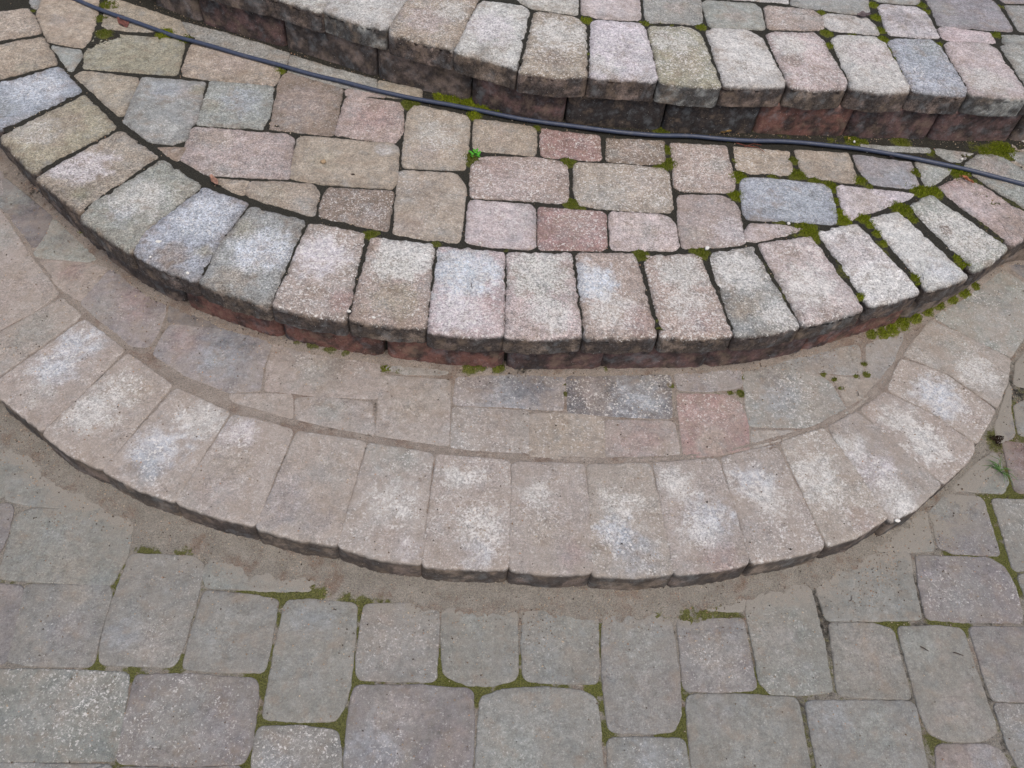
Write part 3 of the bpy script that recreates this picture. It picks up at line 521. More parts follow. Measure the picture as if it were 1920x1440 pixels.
# outer top corners of the three rims
FRONT3 = [(250,-92),(372,-46),(496,-12),(602,20),(662,39),(724,58),(790,76),(855,93),(905,109),(963,128),(1030,140),(1104,143),(1160,147),(1230,152),(1290,159),(1354,162),(1420,162),(1477,163),(1530,168),(1592,166),(1650,173),(1709,172),(1760,176),(1816,177),(1870,181),(1932,180),(2040,181)]
FRONT2 = [(-150,40),(-125,98),(-75,172),(-5,252),(64,328),(105,362),(148,405),(200,444),(247,474),(310,505),(372,527),(440,553),(508,572),(580,589),(651,600),(730,610),(801,619),(880,629),(947,631),(1020,634),(1094,632),(1165,634),(1238,631),(1310,632),(1377,629),(1440,624),(1502,611),(1560,599),(1626,576),(1680,563),(1733,547),(1780,532),(1823,511),(1862,490),(1897,461),(1968,418),(2010,437)]
FRONT1 = [(-125,570),(-85,662),(-5,740),(79,808),(130,852),(193,881),(260,917),(329,941),(400,966),(480,987),(560,1011),(633,1023),(710,1046),(790,1059),(870,1066),(954,1068),(1030,1076),(1111,1076),(1190,1081),(1264,1076),(1340,1069),(1408,1057),(1480,1043),(1549,1024),(1610,1003),(1667,976),(1720,951),(1768,908),(1822,858),(1830,832),(1868,765),(1890,714),(1895,670),(1922,625),(1940,535),(1990,480)]
def dense(P, z, off, n=700):
    W = unproj(P, z); s = np.r_[0, np.cumsum(np.linalg.norm(np.diff(W, axis=0), axis=1))]
    t = np.linspace(0, s[-1], n); Q = np.stack([np.interp(t, s, W[:, 0]), np.interp(t, s, W[:, 1])], 1)
    k = np.ones(31)/31; Qp = np.vstack([np.repeat(Q[:1], 15, 0), Q, np.repeat(Q[-1:], 15, 0)])
    Q = np.stack([np.convolve(Qp[:, 0], k, 'valid'), np.convolve(Qp[:, 1], k, 'valid')], 1)
    T = np.gradient(Q, axis=0); T /= np.linalg.norm(T, axis=1)[:, None]; N = np.stack([-T[:, 1], T[:, 0]], 1)
    return Q+N*off, N
SANDLINE = dense(FRONT1, Z1, 0)[0]
# ------------------------------------------------------------------ build stones
def in_view(P, z=None):
    P = np.array(P); return bool(((P[:, 0] > 4) & (P[:, 0] < 1916) & (P[:, 1] > 4) & (P[:, 1] < 1436)).any())
def cx(P): return float(np.clip(np.array(P)[:, 0], 0, 1920).mean())
STEPN = {1: 'lowest step', 2: 'middle step', 3: 'top step'}
def make_rim(lst, t, thick, fd, sand, crs, fcol=None, bevel=.0105):
    vis = [k for k, a in enumerate(lst) if in_view(a[0])]
    for k, (P, c, spk, pt, ex) in enumerate(lst):
        W = unproj(sharpen(P, .3) if t < 2 else P, Z[t])
        pt = [(a_, b_, r_*1.1, c_, min(1, s_*1.2)) for a_, b_, r_, c_, s_ in pt] if t > 1 else pt
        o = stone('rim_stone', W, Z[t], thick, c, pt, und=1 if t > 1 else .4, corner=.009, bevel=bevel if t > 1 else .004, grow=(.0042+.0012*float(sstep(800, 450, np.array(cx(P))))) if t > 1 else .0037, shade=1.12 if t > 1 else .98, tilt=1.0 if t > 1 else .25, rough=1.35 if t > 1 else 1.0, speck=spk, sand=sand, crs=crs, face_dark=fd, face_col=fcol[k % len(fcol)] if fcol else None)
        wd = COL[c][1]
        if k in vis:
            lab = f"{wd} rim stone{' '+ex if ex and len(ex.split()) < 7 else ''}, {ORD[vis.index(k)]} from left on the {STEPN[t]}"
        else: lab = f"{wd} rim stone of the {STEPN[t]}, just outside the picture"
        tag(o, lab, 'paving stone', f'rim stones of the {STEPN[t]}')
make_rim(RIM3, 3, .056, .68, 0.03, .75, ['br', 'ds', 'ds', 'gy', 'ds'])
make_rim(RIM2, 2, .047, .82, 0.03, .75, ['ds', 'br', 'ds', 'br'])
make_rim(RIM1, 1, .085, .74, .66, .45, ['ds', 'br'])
ROWT = {(2,'h'):'next to the black hose', (2,'u'):'in the upper row of the middle step', (2,'m'):'in the centre of the middle step', (2,'r'):"touching the middle step's rim",
        (1,'w'):'at the foot of the middle step', (1,'r'):"touching the lowest step's rim", (3,'r'):"behind the top step's rim", (3,'b'):"in the back row of the top step",
        (0,'a'):'by the sand below the lowest step', (0,'b'):'in the first full ground row', (0,'c'):'in the nearest ground row', (0,'s'):'on the ground right of the lowest step'}
def make_in(lst, t, sand, crs, corner):
    for row in sorted({a[0] for a in lst}):
        g_ = sorted([a for a in lst if a[0] == row], key=lambda a: cx(a[2])); vis = [a for a in g_ if in_view(a[2])]
        for a in g_:
            _, shp, P, c, spk, pt, ex = a
            W = unproj(sharpen(P, (.62, .6, .3, .3)[t]), Z[t])
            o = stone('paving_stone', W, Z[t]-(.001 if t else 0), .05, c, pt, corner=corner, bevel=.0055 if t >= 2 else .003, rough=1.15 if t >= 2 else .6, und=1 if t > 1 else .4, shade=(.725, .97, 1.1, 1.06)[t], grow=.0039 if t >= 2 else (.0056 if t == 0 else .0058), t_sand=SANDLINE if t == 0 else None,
                      speck=spk, sand=sand, crs=crs, tilt=1.0 if t >= 2 else .15)
            i = vis.index(a) if a in vis else None
            n = ORD[i]+' from left' if i is not None else 'just outside the picture'
            e2 = ' '+ex if ex and len((COL[c][1]+' '+shp+' '+ex+' '+n+' '+ROWT[(t,row)]).split()) < 15 else ''
            tag(o, f"{COL[c][1]} {shp} paver{e2}, {n} {ROWT[(t,row)]}", 'paving stone', {0: 'ground pavers', 1: 'pavers of the lowest step', 2: 'pavers of the middle step', 3: 'pavers of the top step'}[t])
make_in(IN3, 3, .02, .6, .005)
make_in(IN2, 2, .02, .6, .005)
make_in(IN1, 1, .55, .4, .004)
make_in(IN0, 0, .5, .3, .005)
# ------------------------------------------------------------------ risers under the rims
def risers(front, ztop, zlow, off, cuts, cols, words, stepname):
    Q, N = dense(front, ztop, off); zc = (ztop-.05+zlow)/2
    pq = proj(np.c_[Q, np.full(len(Q), zc)])
    ids = [int(np.argmin(np.abs(pq[:, 0]-c))) for c in cuts]
    vis = 0
    for a, b, c in zip(ids[:-1], ids[1:], cols):
        if b-a < 4: continue
        seg = Q[a:b+1]; nn = N[a:b+1]
        front_o = seg[::3]; back = (seg+nn*.06)[::3][::-1]
        W = np.vstack([front_o, back])
        # round the two front corners by hand: pull in the ends
        W[0] += nn[0]*.008; W[len(front_o)-1] += nn[-1]*.008
        h = ztop-zlow-.046 if stepname == 'middle' else ztop-zlow-.055
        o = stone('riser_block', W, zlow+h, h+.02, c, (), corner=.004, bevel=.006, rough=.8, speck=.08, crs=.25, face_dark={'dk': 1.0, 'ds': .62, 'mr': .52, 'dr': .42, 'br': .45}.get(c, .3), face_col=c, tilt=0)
        mid = pq[(a+b)//2]
        if -20 < mid[0] < 1940 and mid[1] > -10:
            tag(o, f"{words.get(c, 'dark')} riser block under the {stepname} step's rim, {ORD[vis]} from left", 'riser block', f'riser blocks of the {stepname} step'); vis += 1
        else: tag(o, f"dark riser block of the {stepname} step outside the picture", 'riser block', f'riser blocks of the {stepname} step')
RW = {'dk': 'blackened', 'ds': 'dark brown', 'mr': 'maroon', 'dr': 'brick red', 'br': 'brown'}
risers(FRONT3, Z3, Z2, .014, [215,372,534,707,885,1064,1249,1424,1595,1757,1913,2045], ['ds','mr','ds','ds','mr','dk','dk','dr','mr','mr','ds'], RW, 'top')
risers(FRONT2, Z2, Z1, .015, [-125,-30,60,190,345,530,727,952,1133,1330,1515,1700,1850,1990], ['ds','ds','ds','ds','dr','dr','dr','mr','mr','mr','dr','br','br'], RW, 'middle')
# ------------------------------------------------------------------ step cores (the dark fill behind the riser blocks)
def core(front, ztop, zlow, off, name):
    Q, N = dense(front, ztop, off, 300); n = len(Q)
    V = np.vstack([np.c_[Q, np.full(n, zlow-.02)], np.c_[Q, np.full(n, ztop-.03)], np.c_[Q+N*.05, np.full(n, ztop-.03)]])
    i = np.arange(n-1); Fc = np.vstack([np.stack([i, i+1, n+i+1, n+i], 1), np.stack([n+i, n+i+1, 2*n+i+1, 2*n+i], 1)])
    o = mesh_obj(name, V, Fc, M_BED); vattr(o, 'Mask', np.tile([0.15, 0, 0], (len(V), 1))); o['kind'] = 'structure'
core(FRONT3, Z3, Z2, .035, 'top_step_core'); core(FRONT2, Z2, Z1, .035, 'middle_step_core')
# ------------------------------------------------------------------ moss places: (x, y, radius, strength, brightness) in photo pixels
MO = {3: [(1637,8,10,1,.8),(1644,32,10,1,.8),(1652,56,10,1,.7),(1657,73,11,1,.7),(1728,8,9,.9,.6),(1738,20,8,.9,.6),(1550,61,11,1,.6),(1554,84,9,1,.7),(1540,22,8,.9,.6),
          (1867,64,9,1,.6),(1760,82,8,.9,.6),(1667,92,9,.9,.6),(1675,110,8,.8,.6),(1600,66,12,.7,.4),(1100,37,11,1,.8),(1316,50,9,1,.7),(1210,42,9,.9,.5),(1100,166,7,1,.3),(1688,130,6,.6,.4),
          (1877,10,8,.7,.4),(1104,100,5,.7,.3),(1240,40,6,.6,.4),(1260,46,6,.6,.3),(1575,180,7,.7,.4)],
      2: [(195,62,15,1,.3),(188,34,12,1,.3),(205,8,16,1,.5),(310,62,16,1,1),(345,72,13,1,.5),(524,132,11,.9,.6),(769,194,17,1,.3),(825,180,14,.9,.9),(850,184,18,1,1),(880,192,20,1,1),
          (910,200,18,1,1),(935,208,14,.9,.9),(888,216,12,1,1),(955,208,8,.7,.7),(885,302,15,1,.2),(878,292,10,1,.4),(1066,304,14,1,.4),(1072,381,14,1,.4),(1090,390,9,.8,.3),(1253,280,12,1,.5),
          (1256,306,16,1,.5),(1240,313,13,1,.5),(1385,331,16,1,.8),(1382,366,14,1,.8),(1378,300,8,.6,.5),(1006,240,9,.9,.4),(1238,246,12,1,.5),(1030,300,9,.6,.3),(1488,300,10,1,.4),
          (1497,326,14,1,.6),(1450,331,10,.8,.4),(1530,341,12,1,.5),(1560,350,14,1,.7),(1566,376,11,1,.6),(1573,400,14,1,.9),(1582,411,16,1,.9),(1612,337,12,1,.7),(1630,348,9,.8,.4),
          (1716,322,10,1,.5),(1727,359,16,1,.9),(1750,359,15,1,.9),(1798,321,17,1,.8),(1684,387,14,1,.8),(1700,392,12,1,.8),(1517,431,19,1,.8),(1500,425,10,.9,.5),(1620,409,13,1,.9),
          (1632,420,9,1,.9),(1645,437,8,1,.9),(1658,456,7,1,.9),(1693,396,12,1,.8),(1712,410,9,1,.7),(1796,484,8,1,.9),(1812,501,12,1,1),(1822,510,9,1,1),(1716,520,8,1,.9),(1730,540,12,1,.9),
          (1742,547,11,1,.9),(1616,556,9,1,.9),(1630,572,13,1,.9),(1895,467,11,1,.9),(1530,450,9,.9,.5),(692,440,12,1,.4),(705,436,8,.8,.3),(818,456,9,.8,.2),(949,468,7,.6,.2),
          (1204,477,14,1,.4),(1315,473,15,1,.5),(1300,468,9,.8,.4),(1237,618,7,1,.3),(1234,600,5,.7,.3),(1880,281,22,1,.8),(1850,284,14,.9,.7),(1600,263,14,1,.7),(1690,266,16,.9,.4),(1620,266,9,.9,.6),(1560,262,9,.6,.4),
          (1245,246,10,1,.5),(1370,262,10,.6,.4),(1745,285,12,.7,.4),(480,112,10,.6,.5),(60,20,9,.6,.3)],
      1: [(560,640,16,.8,.1),(590,648,18,.9,.1),(620,655,18,.9,.1),(650,662,14,.8,.1),(722,691,13,1,.6),(745,697,9,.8,.4),(880,692,18,1,.5),(900,691,14,1,.4),(934,692,17,1,.5),(1135,694,9,.7,.4),
          (1633,628,14,1,.7),(1655,626,17,1,.9),(1672,620,19,1,1),(1690,608,22,1,.9),(1712,596,20,1,1),(1735,584,18,1,.9),(1757,572,18,1,.8),(1782,562,19,1,.9),(1806,550,18,1,.9),(1828,538,12,1,.8),
          (1260,722,9,.9,.4),(1262,745,7,.6,.2),(1390,737,12,1,.4),(1370,736,9,.9,.4),(1393,708,8,.9,.5),(1345,737,6,.7,.3),(1620,682,8,.9,.5),(1625,702,10,1,.5),(1605,704,9,.9,.5),(1545,702,8,1,.5),
          (1563,710,9,1,.5),(1578,728,8,.9,.4),(1060,738,9,.9,.1),(1058,720,7,.8,.1),(160,434,14,1,1),(175,446,10,.9,.9),(960,1072,6,.5,.6)],
      0: [(183,1243,15,1,.5),(222,1096,11,1,.5),(216,1080,10,.9,.5),(206,1120,11,.9,.4),(228,1060,9,.8,.4),(250,1262,16,1,.5),(328,1250,12,.8,.3),(345,1236,11,.9,.4),(265,1035,10,.9,.3),(285,1035,10,.9,.3),(345,1037,13,.9,.3),
          (140,1092,14,.9,.3),(492,1268,14,1,.5),(494,1292,10,.9,.4),(497,1362,15,1,.3),(530,1360,11,.9,.3),(560,1362,11,.9,.3),(600,1364,11,.9,.3),(630,1375,14,1,.3),(525,1160,9,.7,.3),(512,1220,9,.7,.3),
          (460,1110,13,1,.4),(490,1112,13,1,.4),(520,1114,13,1,.4),(550,1115,12,1,.4),(580,1113,14,1,.5),(602,1108,10,.9,.7),(650,1122,10,.8,.3),(680,1135,14,.9,.4),(720,1130,12,.8,.3),(668,1190,9,.9,.3),(662,1240,11,1,.4),
          (665,1265,13,1,.4),(655,1300,9,.8,.3),(645,1345,10,.8,.3),(823,1235,10,1,.5),(830,1268,15,1,.6),(855,1284,12,1,.5),(900,1294,15,.9,.5),(945,1290,11,1,.5),(973,1274,15,1,.6),(975,1240,9,.8,.4),
          (1000,1283,9,.8,.3),(1030,1285,9,.7,.3),(1060,1288,9,.7,.3),(1115,1290,16,1,.9),(1124,1180,10,.9,.3),(1126,1220,10,.9,.3),(1128,1325,10,.9,.3),(1136,1368,15,1,.4),(1280,1368,15,1,.4),
          (1245,1380,12,1,.5),(1280,1295,11,.9,.3),(1285,1340,10,.8,.3),(1290,1152,16,1,.5),(1320,1155,16,1,.5),(1350,1152,14,1,.4),(1375,1152,10,.8,.3),(1240,1150,11,.8,.3),(1425,1292,16,1,.5),
          (1400,1300,9,.8,.3),(1650,1165,13,1,.5),(1675,1170,14,1,.5),(1690,1166,9,.8,.3),(1803,1174,14,1,.5),(1758,1165,11,1,.4),(1855,945,11,1,.5),(1862,970,10,1,.5),(1868,1000,10,1,.5),
          (1878,1035,13,1,.5),(1888,1060,14,1,.6),(1908,1100,11,.9,.4),(1790,1042,12,1,.5),(1820,1044,11,.9,.4),(1860,1043,11,.8,.4),(1892,915,15,1,.5),(1888,890,11,1,.5),(1870,928,12,1,.5),
          (1905,930,12,.9,.4),(1900,770,9,.8,.3),(1905,805,11,.9,.3),(1870,825,13,.8,0),(1300,1115,8,.3,.2),(1758,1395,14,.6,.1),(250,1270,10,.8,.4),(485,1275,12,1,.4),(245,1430,9,.5,.3),(470,1430,10,.6,.3)]}
ZR = {3: [(-150,-150),(2080,-150),(2080,190)], 2: [], 1: [], 0: []}
def inside(P, poly):
    x, y = P[:, 0], P[:, 1]; poly = np.array(poly); n = len(poly); c = np.zeros(len(P), bool)
    for i in range(n):
        x0, y0 = poly[i-1]; x1, y1 = poly[i]
        if y0 == y1: continue
        t = ((y0 > y) != (y1 > y)) & (x < (x1-x0)*(y-y0)/(y1-y0)+x0); c ^= t
    return c
def dist_line(P, Q):
    d = np.full(len(P), 9.0)
    for i in range(0, len(Q), 4): d = np.minimum(d, np.linalg.norm(P-Q[i], axis=1))
    return d
QF = {1: dense(FRONT1, Z1, 0)[0], 2: dense(FRONT2, Z2, .015)[0], 3: dense(FRONT3, Z3, .014)[0]}
BEDS = {}
def bed(t, region, step=.005):
    """fill of joints, sand and moss cushions as one height field on level t; region: px polygon on that level"""
    z = Z[t]; Wp = unproj(region, z); x0, y0 = Wp.min(0); x1, y1 = Wp.max(0)
    nx, ny = int((x1-x0)/step), int((y1-y0)/step)
    X, Y = np.meshgrid(np.linspace(x0, x1, nx), np.linspace(y0, y1, ny)); P = np.stack([X.ravel(), Y.ravel()], 1)
    ok = inside(P, Wp).reshape(ny, nx)
    P3 = np.c_[P, np.full(len(P), z)]
    moss = np.zeros(len(P)); bri = np.zeros(len(P))
    for (x, y, r, s_, b_) in MO[t]:
        c = unproj((x, y), z)[0]; rr = r*px_m(x, y, z)*(1.7, .9, 1.35, 1.3)[t]
        lo = np.abs(P[:, 0]-c[0]) < 3*rr; lo &= np.abs(P[:, 1]-c[1]) < 3*rr
        d2 = ((P[lo]-c)**2).sum(1)/rr**2; g_ = s_*np.exp(-d2*1.0)
        moss[lo] = np.maximum(moss[lo], g_); bri[lo] = np.maximum(bri[lo], b_*np.exp(-d2*.5))
    n1 = fbm(P3, 22, 500+t, 3); n2 = fbm(P3, 160, 510+t, 3)
    if t >= 2:
        moss = np.clip(moss*(1+.45*n2), 0, 1); moss = np.maximum(moss, .16*sstep(.1, .6, n1)+(t == 2)*.55*sstep(1300, 1500, proj(P3)[:, 0])*sstep(-.35, .4, fbm(P3, 14, 570, 2))+(t == 3)*.35*sstep(-.1, .5, fbm(P3, 14, 571, 2))); sand = .05+.3*sstep(.1, .6, fbm(P3, 12, 530, 3)); h = -.0045+.0014*n2+.001*n1
        if t == 2:
            d3 = dist_line(P, QF[3]); near = np.exp(-(np.maximum(d3, 0)/.012)**2); h = h+near*.006; sand = np.maximum(sand, near*.3)
            left = sstep(900, 300, proj(P3)[:, 0]); h = h+left*.0005; 
        h = np.minimum(h, -.0030); h = np.minimum(h+moss*(.0042+.002*n2), -.0009)+sstep(.75, 1, bri)*moss*.0045
    elif t == 1:
        sand = .85+.3*n1; h = -.0015+.0005*n2+.0004*n1
        dark = sstep(.45, .75, .5+.6*fbm(P3, 9, 540, 2)+.2*n2); d2 = dist_line(P, QF[2])
        near = np.exp(-(d2/.013)**2); sand = sand-near*(.05+.35*n2)-dark*.25; h = h+near*.0045*(1+.4*n2)-dark*.001
        ri = dist_line(P, dense([(0,400),(42,461),(69,505),(111,544),(155,592),(194,620),(236,655),(292,690),(330,722),(430,767),(500,780),(550,796),(597,806),(680,826),(820,848),(980,860),(1099,867),(1210,866),(1293,862),(1350,855),(1460,830),(1530,806),(1587,779),(1625,755),(1662,715),(1692,668),(1712,620)], Z1, 0)[0])
        h = h-.0015*np.exp(-(ri/.005)**2)+.0012*np.exp(-((ri-.009)/.004)**2); sand = np.maximum(sand, 1.0*np.exp(-(ri/.012)**2))
        moss = np.clip(moss*(.95+.5*n2), 0, 1)
        h = h+moss*(.0008+.001*n2)+np.maximum(near, sstep(.65, 1, bri))*moss*.006
    else:
        d1 = dist_line(P, QF[1]); p2 = proj(P3); rgt = sstep(1500, 1720, p2[:, 0]); rgt2 = sstep(1640, 1760, p2[:, 0])
        pile = np.exp(-(d1/(.036+.014*n1))**1.5)*(1-.75*rgt)
        sand = .60+.30*n1+1.2*pile+.25*sstep(1600, 1000, p2[:, 0])*sstep(1500, 1100, p2[:, 1]); h = -.0030+.0008*n2+.0006*n1+pile*(.0135+.0014*n2)
        fr = fbm(P3, 8, 560, 3)
        mb = (.35+.34*fr)*(1-np.clip(pile*3, 0, 1))
        moss = np.clip(moss*.55*(1+.5*n2)+mb, 0, 1); bri = bri*.35; sand = np.maximum(sand, .45); sand = np.maximum(sand-.25*sstep(.2, .6, fbm(P3, 10, 561, 2)), .42)
        h = h+moss*.0010
        far = dist_line(P, Wp[:1]); 
    # the outer 2 cm of the sheet dips so that it meets the ground below
    idx = np.full(ny*nx, -1); keep = ok.ravel(); idx[keep] = np.arange(keep.sum()); I = idx.reshape(ny, nx)
    q = (I[:-1, :-1] >= 0) & (I[1:, :-1] >= 0) & (I[:-1, 1:] >= 0) & (I[1:, 1:] >= 0)
    Fc = np.stack([I[:-1, :-1][q], I[:-1, 1:][q], I[1:, 1:][q], I[1:, :-1][q]], 1)
    V = P3.copy(); V[:, 2] = z+h; V = V[keep]
    o = mesh_obj({0: 'ground_joint_fill', 1: 'lowest_step_joint_fill', 2: 'middle_step_joint_fill', 3: 'top_step_joint_fill'}[t], V, Fc, M_BED); vattr(o, 'Mask', np.clip(np.c_[moss, sand, bri], 0, 1)[keep])
    o['kind'] = 'structure'
    BEDS[t] = (V, moss[keep], sand[keep], bri[keep]); return o
def inset(front, d):
    P = np.array(front, float); T = np.gradient(P, axis=0); T /= np.linalg.norm(T, axis=1)[:, None]; N = np.stack([T[:, 1], -T[:, 0]], 1)
    return [tuple(p) for p in P+N*d]
bed(3, inset(FRONT3, 14)+[(2100,-120),(250,-220)], .0065)
bed(2, inset(FRONT2, 13)+[(2100,300),(2080,120),(400,-80),(150,-160)])
bed(1, inset(FRONT1, 9)+[(2040,440),(1900,400),(1000,560),(400,460),(-20,220),(-200,260)])
bed(0, [(-120,600),(60,640),(300,860),(900,1000),(1500,960),(1760,830),(1850,600),(1930,470),(2060,480),(2080,1540),(-120,1540)], .0045)
# ------------------------------------------------------------------ wide ground around everything
n_ = 2; gv = [(-9, -9, -.010), (11, -9, -.010), (11, 11, -.010), (-9, 11, -.010)]
og = mesh_obj('ground', gv, [(0, 1, 2, 3)], M_BED, smooth=False); vattr(og, 'Mask', np.tile([.34, .62, .1], (4, 1))); og['kind'] = 'structure'
# ------------------------------------------------------------------ moss fronds: small upright blades on the cushions
rs = np.random.RandomState(7)
def tufts(name, pts, hts, cols, wid=.0010, per=1, lean=.5, mat=None):
    n = len(pts); a = rs.rand(n)*6.283; l = (rs.rand(n)*lean)[:, None]; hd = rs.rand(n)*6.283
    d = np.stack([np.cos(a), np.sin(a), 0*a], 1)*wid*(.6+.8*rs.rand(n))[:, None]
    tip = pts+np.stack([np.cos(hd)*hts*l[:, 0], np.sin(hd)*hts*l[:, 0], hts], 1)
    mid = (pts+tip)/2+d*1.1
    V = np.stack([pts-d*.5, pts+d*.5, tip, mid], 1).reshape(-1, 3); i = np.arange(n)*4
    Fc = np.stack([i, i+1, i+3, i+2], 1)
    o = mesh_obj(name, V, Fc, mat, smooth=False); vattr(o, 'Col', np.repeat(cols, 4, 0)); return o
M_MOSS = simple_mat('moss_leaflets', (0, 0, 0), .9, .3, 300, .15, 'Col')
PP, HH, CC = [], [], []
for t, k in ((3, .9), (2, 1.0), (1, 1.0), (0, .6)):
    V, mo, sa, br_ = BEDS[t]
    p2 = proj(V); vis = (p2[:, 0] > -30) & (p2[:, 0] < 1950) & (p2[:, 1] > -30) & (p2[:, 1] < 1470)
    pr = np.clip(mo-.42, 0, 1)*2.2*vis
    for rep in range(7 if t else 3):
        sel = rs.rand(len(V)) < pr*k
        P_ = V[sel]+np.c_[rs.uniform(-.003, .003, (sel.sum(), 2)), np.full(sel.sum(), -.0006)]
        b_ = br_[sel]; PP.append(P_); HH.append((.0018+.0052*b_)*(.5+rs.rand(len(b_)))*(1 if t else .7))
        c = lin((56,66,24))*(1-b_)[:, None]+lin((122,132,27))*b_[:, None]
        if t == 0: c = c*.2+lin((124,119,84))*.8
        CC.append(c*(.55+.9*rs.rand(len(b_)))[:, None]*np.array([1, 1, 1]))
o = tufts('moss', np.vstack(PP), np.hstack(HH), np.clip(np.vstack(CC), 0, 1), mat=M_MOSS); tag(o, 'green and yellowish moss growing in the joints and at the riser feet', 'moss', kind='stuff')
# ------------------------------------------------------------------ loose sand grains
def grains(name, pts, r, cols, mat):
    n = len(pts); base = np.array([[1, 0, -.4], [-.5, .87, -.4], [-.5, -.87, -.4], [.1, 0, .9]])
    an = rs.rand(n)*6.283; c, s = np.cos(an), np.sin(an); V = np.empty((n, 4, 3))
    for k in range(4):
        b = base[k]*(.7+.6*rs.rand(n, 3)); V[:, k, 0] = pts[:, 0]+r*(c*b[:, 0]-s*b[:, 1]); V[:, k, 1] = pts[:, 1]+r*(s*b[:, 0]+c*b[:, 1]); V[:, k, 2] = pts[:, 2]+r*(b[:, 2]+.3)
    i = np.arange(n)*4; Fc = np.vstack([np.stack([i, i+1, i+3], 1), np.stack([i+1, i+2, i+3], 1), np.stack([i+2, i, i+3], 1)])
    o = mesh_obj(name, V.reshape(-1, 3), Fc, mat, smooth=False); vattr(o, 'Col', np.repeat(cols, 4, 0)); return o
M_GR = simple_mat('sand_grains', (0, 0, 0), .95, .15, 500, .2, 'Col')
PP = []; 
for t in (0, 1, 2):
    V, mo, sa, br_ = BEDS[t]; V = V.copy(); V[:, 2] = np.maximum(V[:, 2], Z[t]+(.0004 if t < 2 else -.02)); p2 = proj(V); vis = (p2[:, 0] > -30) & (p2[:, 0] < 1950) & (p2[:, 1] > -30) & (p2[:, 1] < 1470)
    if t == 0: d = dist_line(V[:, :2], QF[1]); pr = (np.exp(-(d/.085)**2)*(.45+1.6*sstep(.1, .6, fbm(V, 16, 610, 3)))+.05)*vis
    elif t == 1: d = dist_line(V[:, :2], QF[2]); pr = (np.exp(-(d/.025)**2)*.9+.10)*vis
    else: d = dist_line(V[:, :2], QF[3]); pr = (np.exp(-(d/.02)**2)*.6+.10)*vis
    sel = rs.rand(len(V)) < pr*(fbm(V, 18, 600, 3)+.7)
    PP.append(V[sel]+np.c_[rs.uniform(-.003, .003, (sel.sum(), 2)), np.zeros(sel.sum())])
P_ = np.vstack(PP); pal = np.array([lin(c) for c in ((170,150,128), (150,130,110), (190,172,150), (110,94,80), (72,62,54), (168,134,110))])
o = grains('sand_grains', P_, .0005+.0016*rs.rand(len(P_))**2.2, pal[rs.choice(6, len(P_), p=[.24, .2, .14, .18, .14, .1])]*(.8+.4*rs.rand(len(P_)))[:, None], M_GR)
tag(o, 'loose sand grains washed against the foot of each step', 'sand', kind='stuff')
V, mo, sa, br_ = BEDS[2]; d = dist_line(V[:, :2], QF[3]); p2 = proj(V); vis = (p2[:, 0] > -30) & (p2[:, 0] < 1950) & (p2[:, 1] > -30)
sel = rs.rand(len(V)) < (np.exp(-(d/.03)**2)*.035+.0012)*vis; P1 = V[sel]
V, mo, sa, br_ = BEDS[0]; p2 = proj(V); vis = (p2[:, 0] > -30) & (p2[:, 0] < 1950) & (p2[:, 1] < 1470); d = dist_line(V[:, :2], QF[1])
sel = rs.rand(len(V)) < (np.exp(-(d/.06)**2)*.006*sstep(-.1, .5, fbm(V, 12, 640, 2))+.0004)*vis; P2_ = V[sel].copy(); P2_[:, 2] = np.maximum(P2_[:, 2], .001)
V, mo, sa, br_ = BEDS[1]; p2 = proj(V); vis = (p2[:, 0] > -30) & (p2[:, 0] < 1950); d = dist_line(V[:, :2], QF[2])
sel = rs.rand(len(V)) < (np.exp(-(d/.02)**2)*.03+.0006)*vis; P3_ = V[sel].copy(); P3_[:, 2] = np.maximum(P3_[:, 2], Z1+.0006)
P_ = np.vstack([P1, P2_, P3_]); pal = np.array([lin(c) for c in ((82,66,52), (58,48,42), (120,96,72), (44,40,36))])
o = grains('leaf_litter', P_, .0012+.0016*rs.rand(len(P_))**2, pal[rs.choice(4, len(P_))], M_GR); tag(o, 'dark crumbs of rotted leaf lying along the step feet and joints', 'leaf litter', kind='stuff')
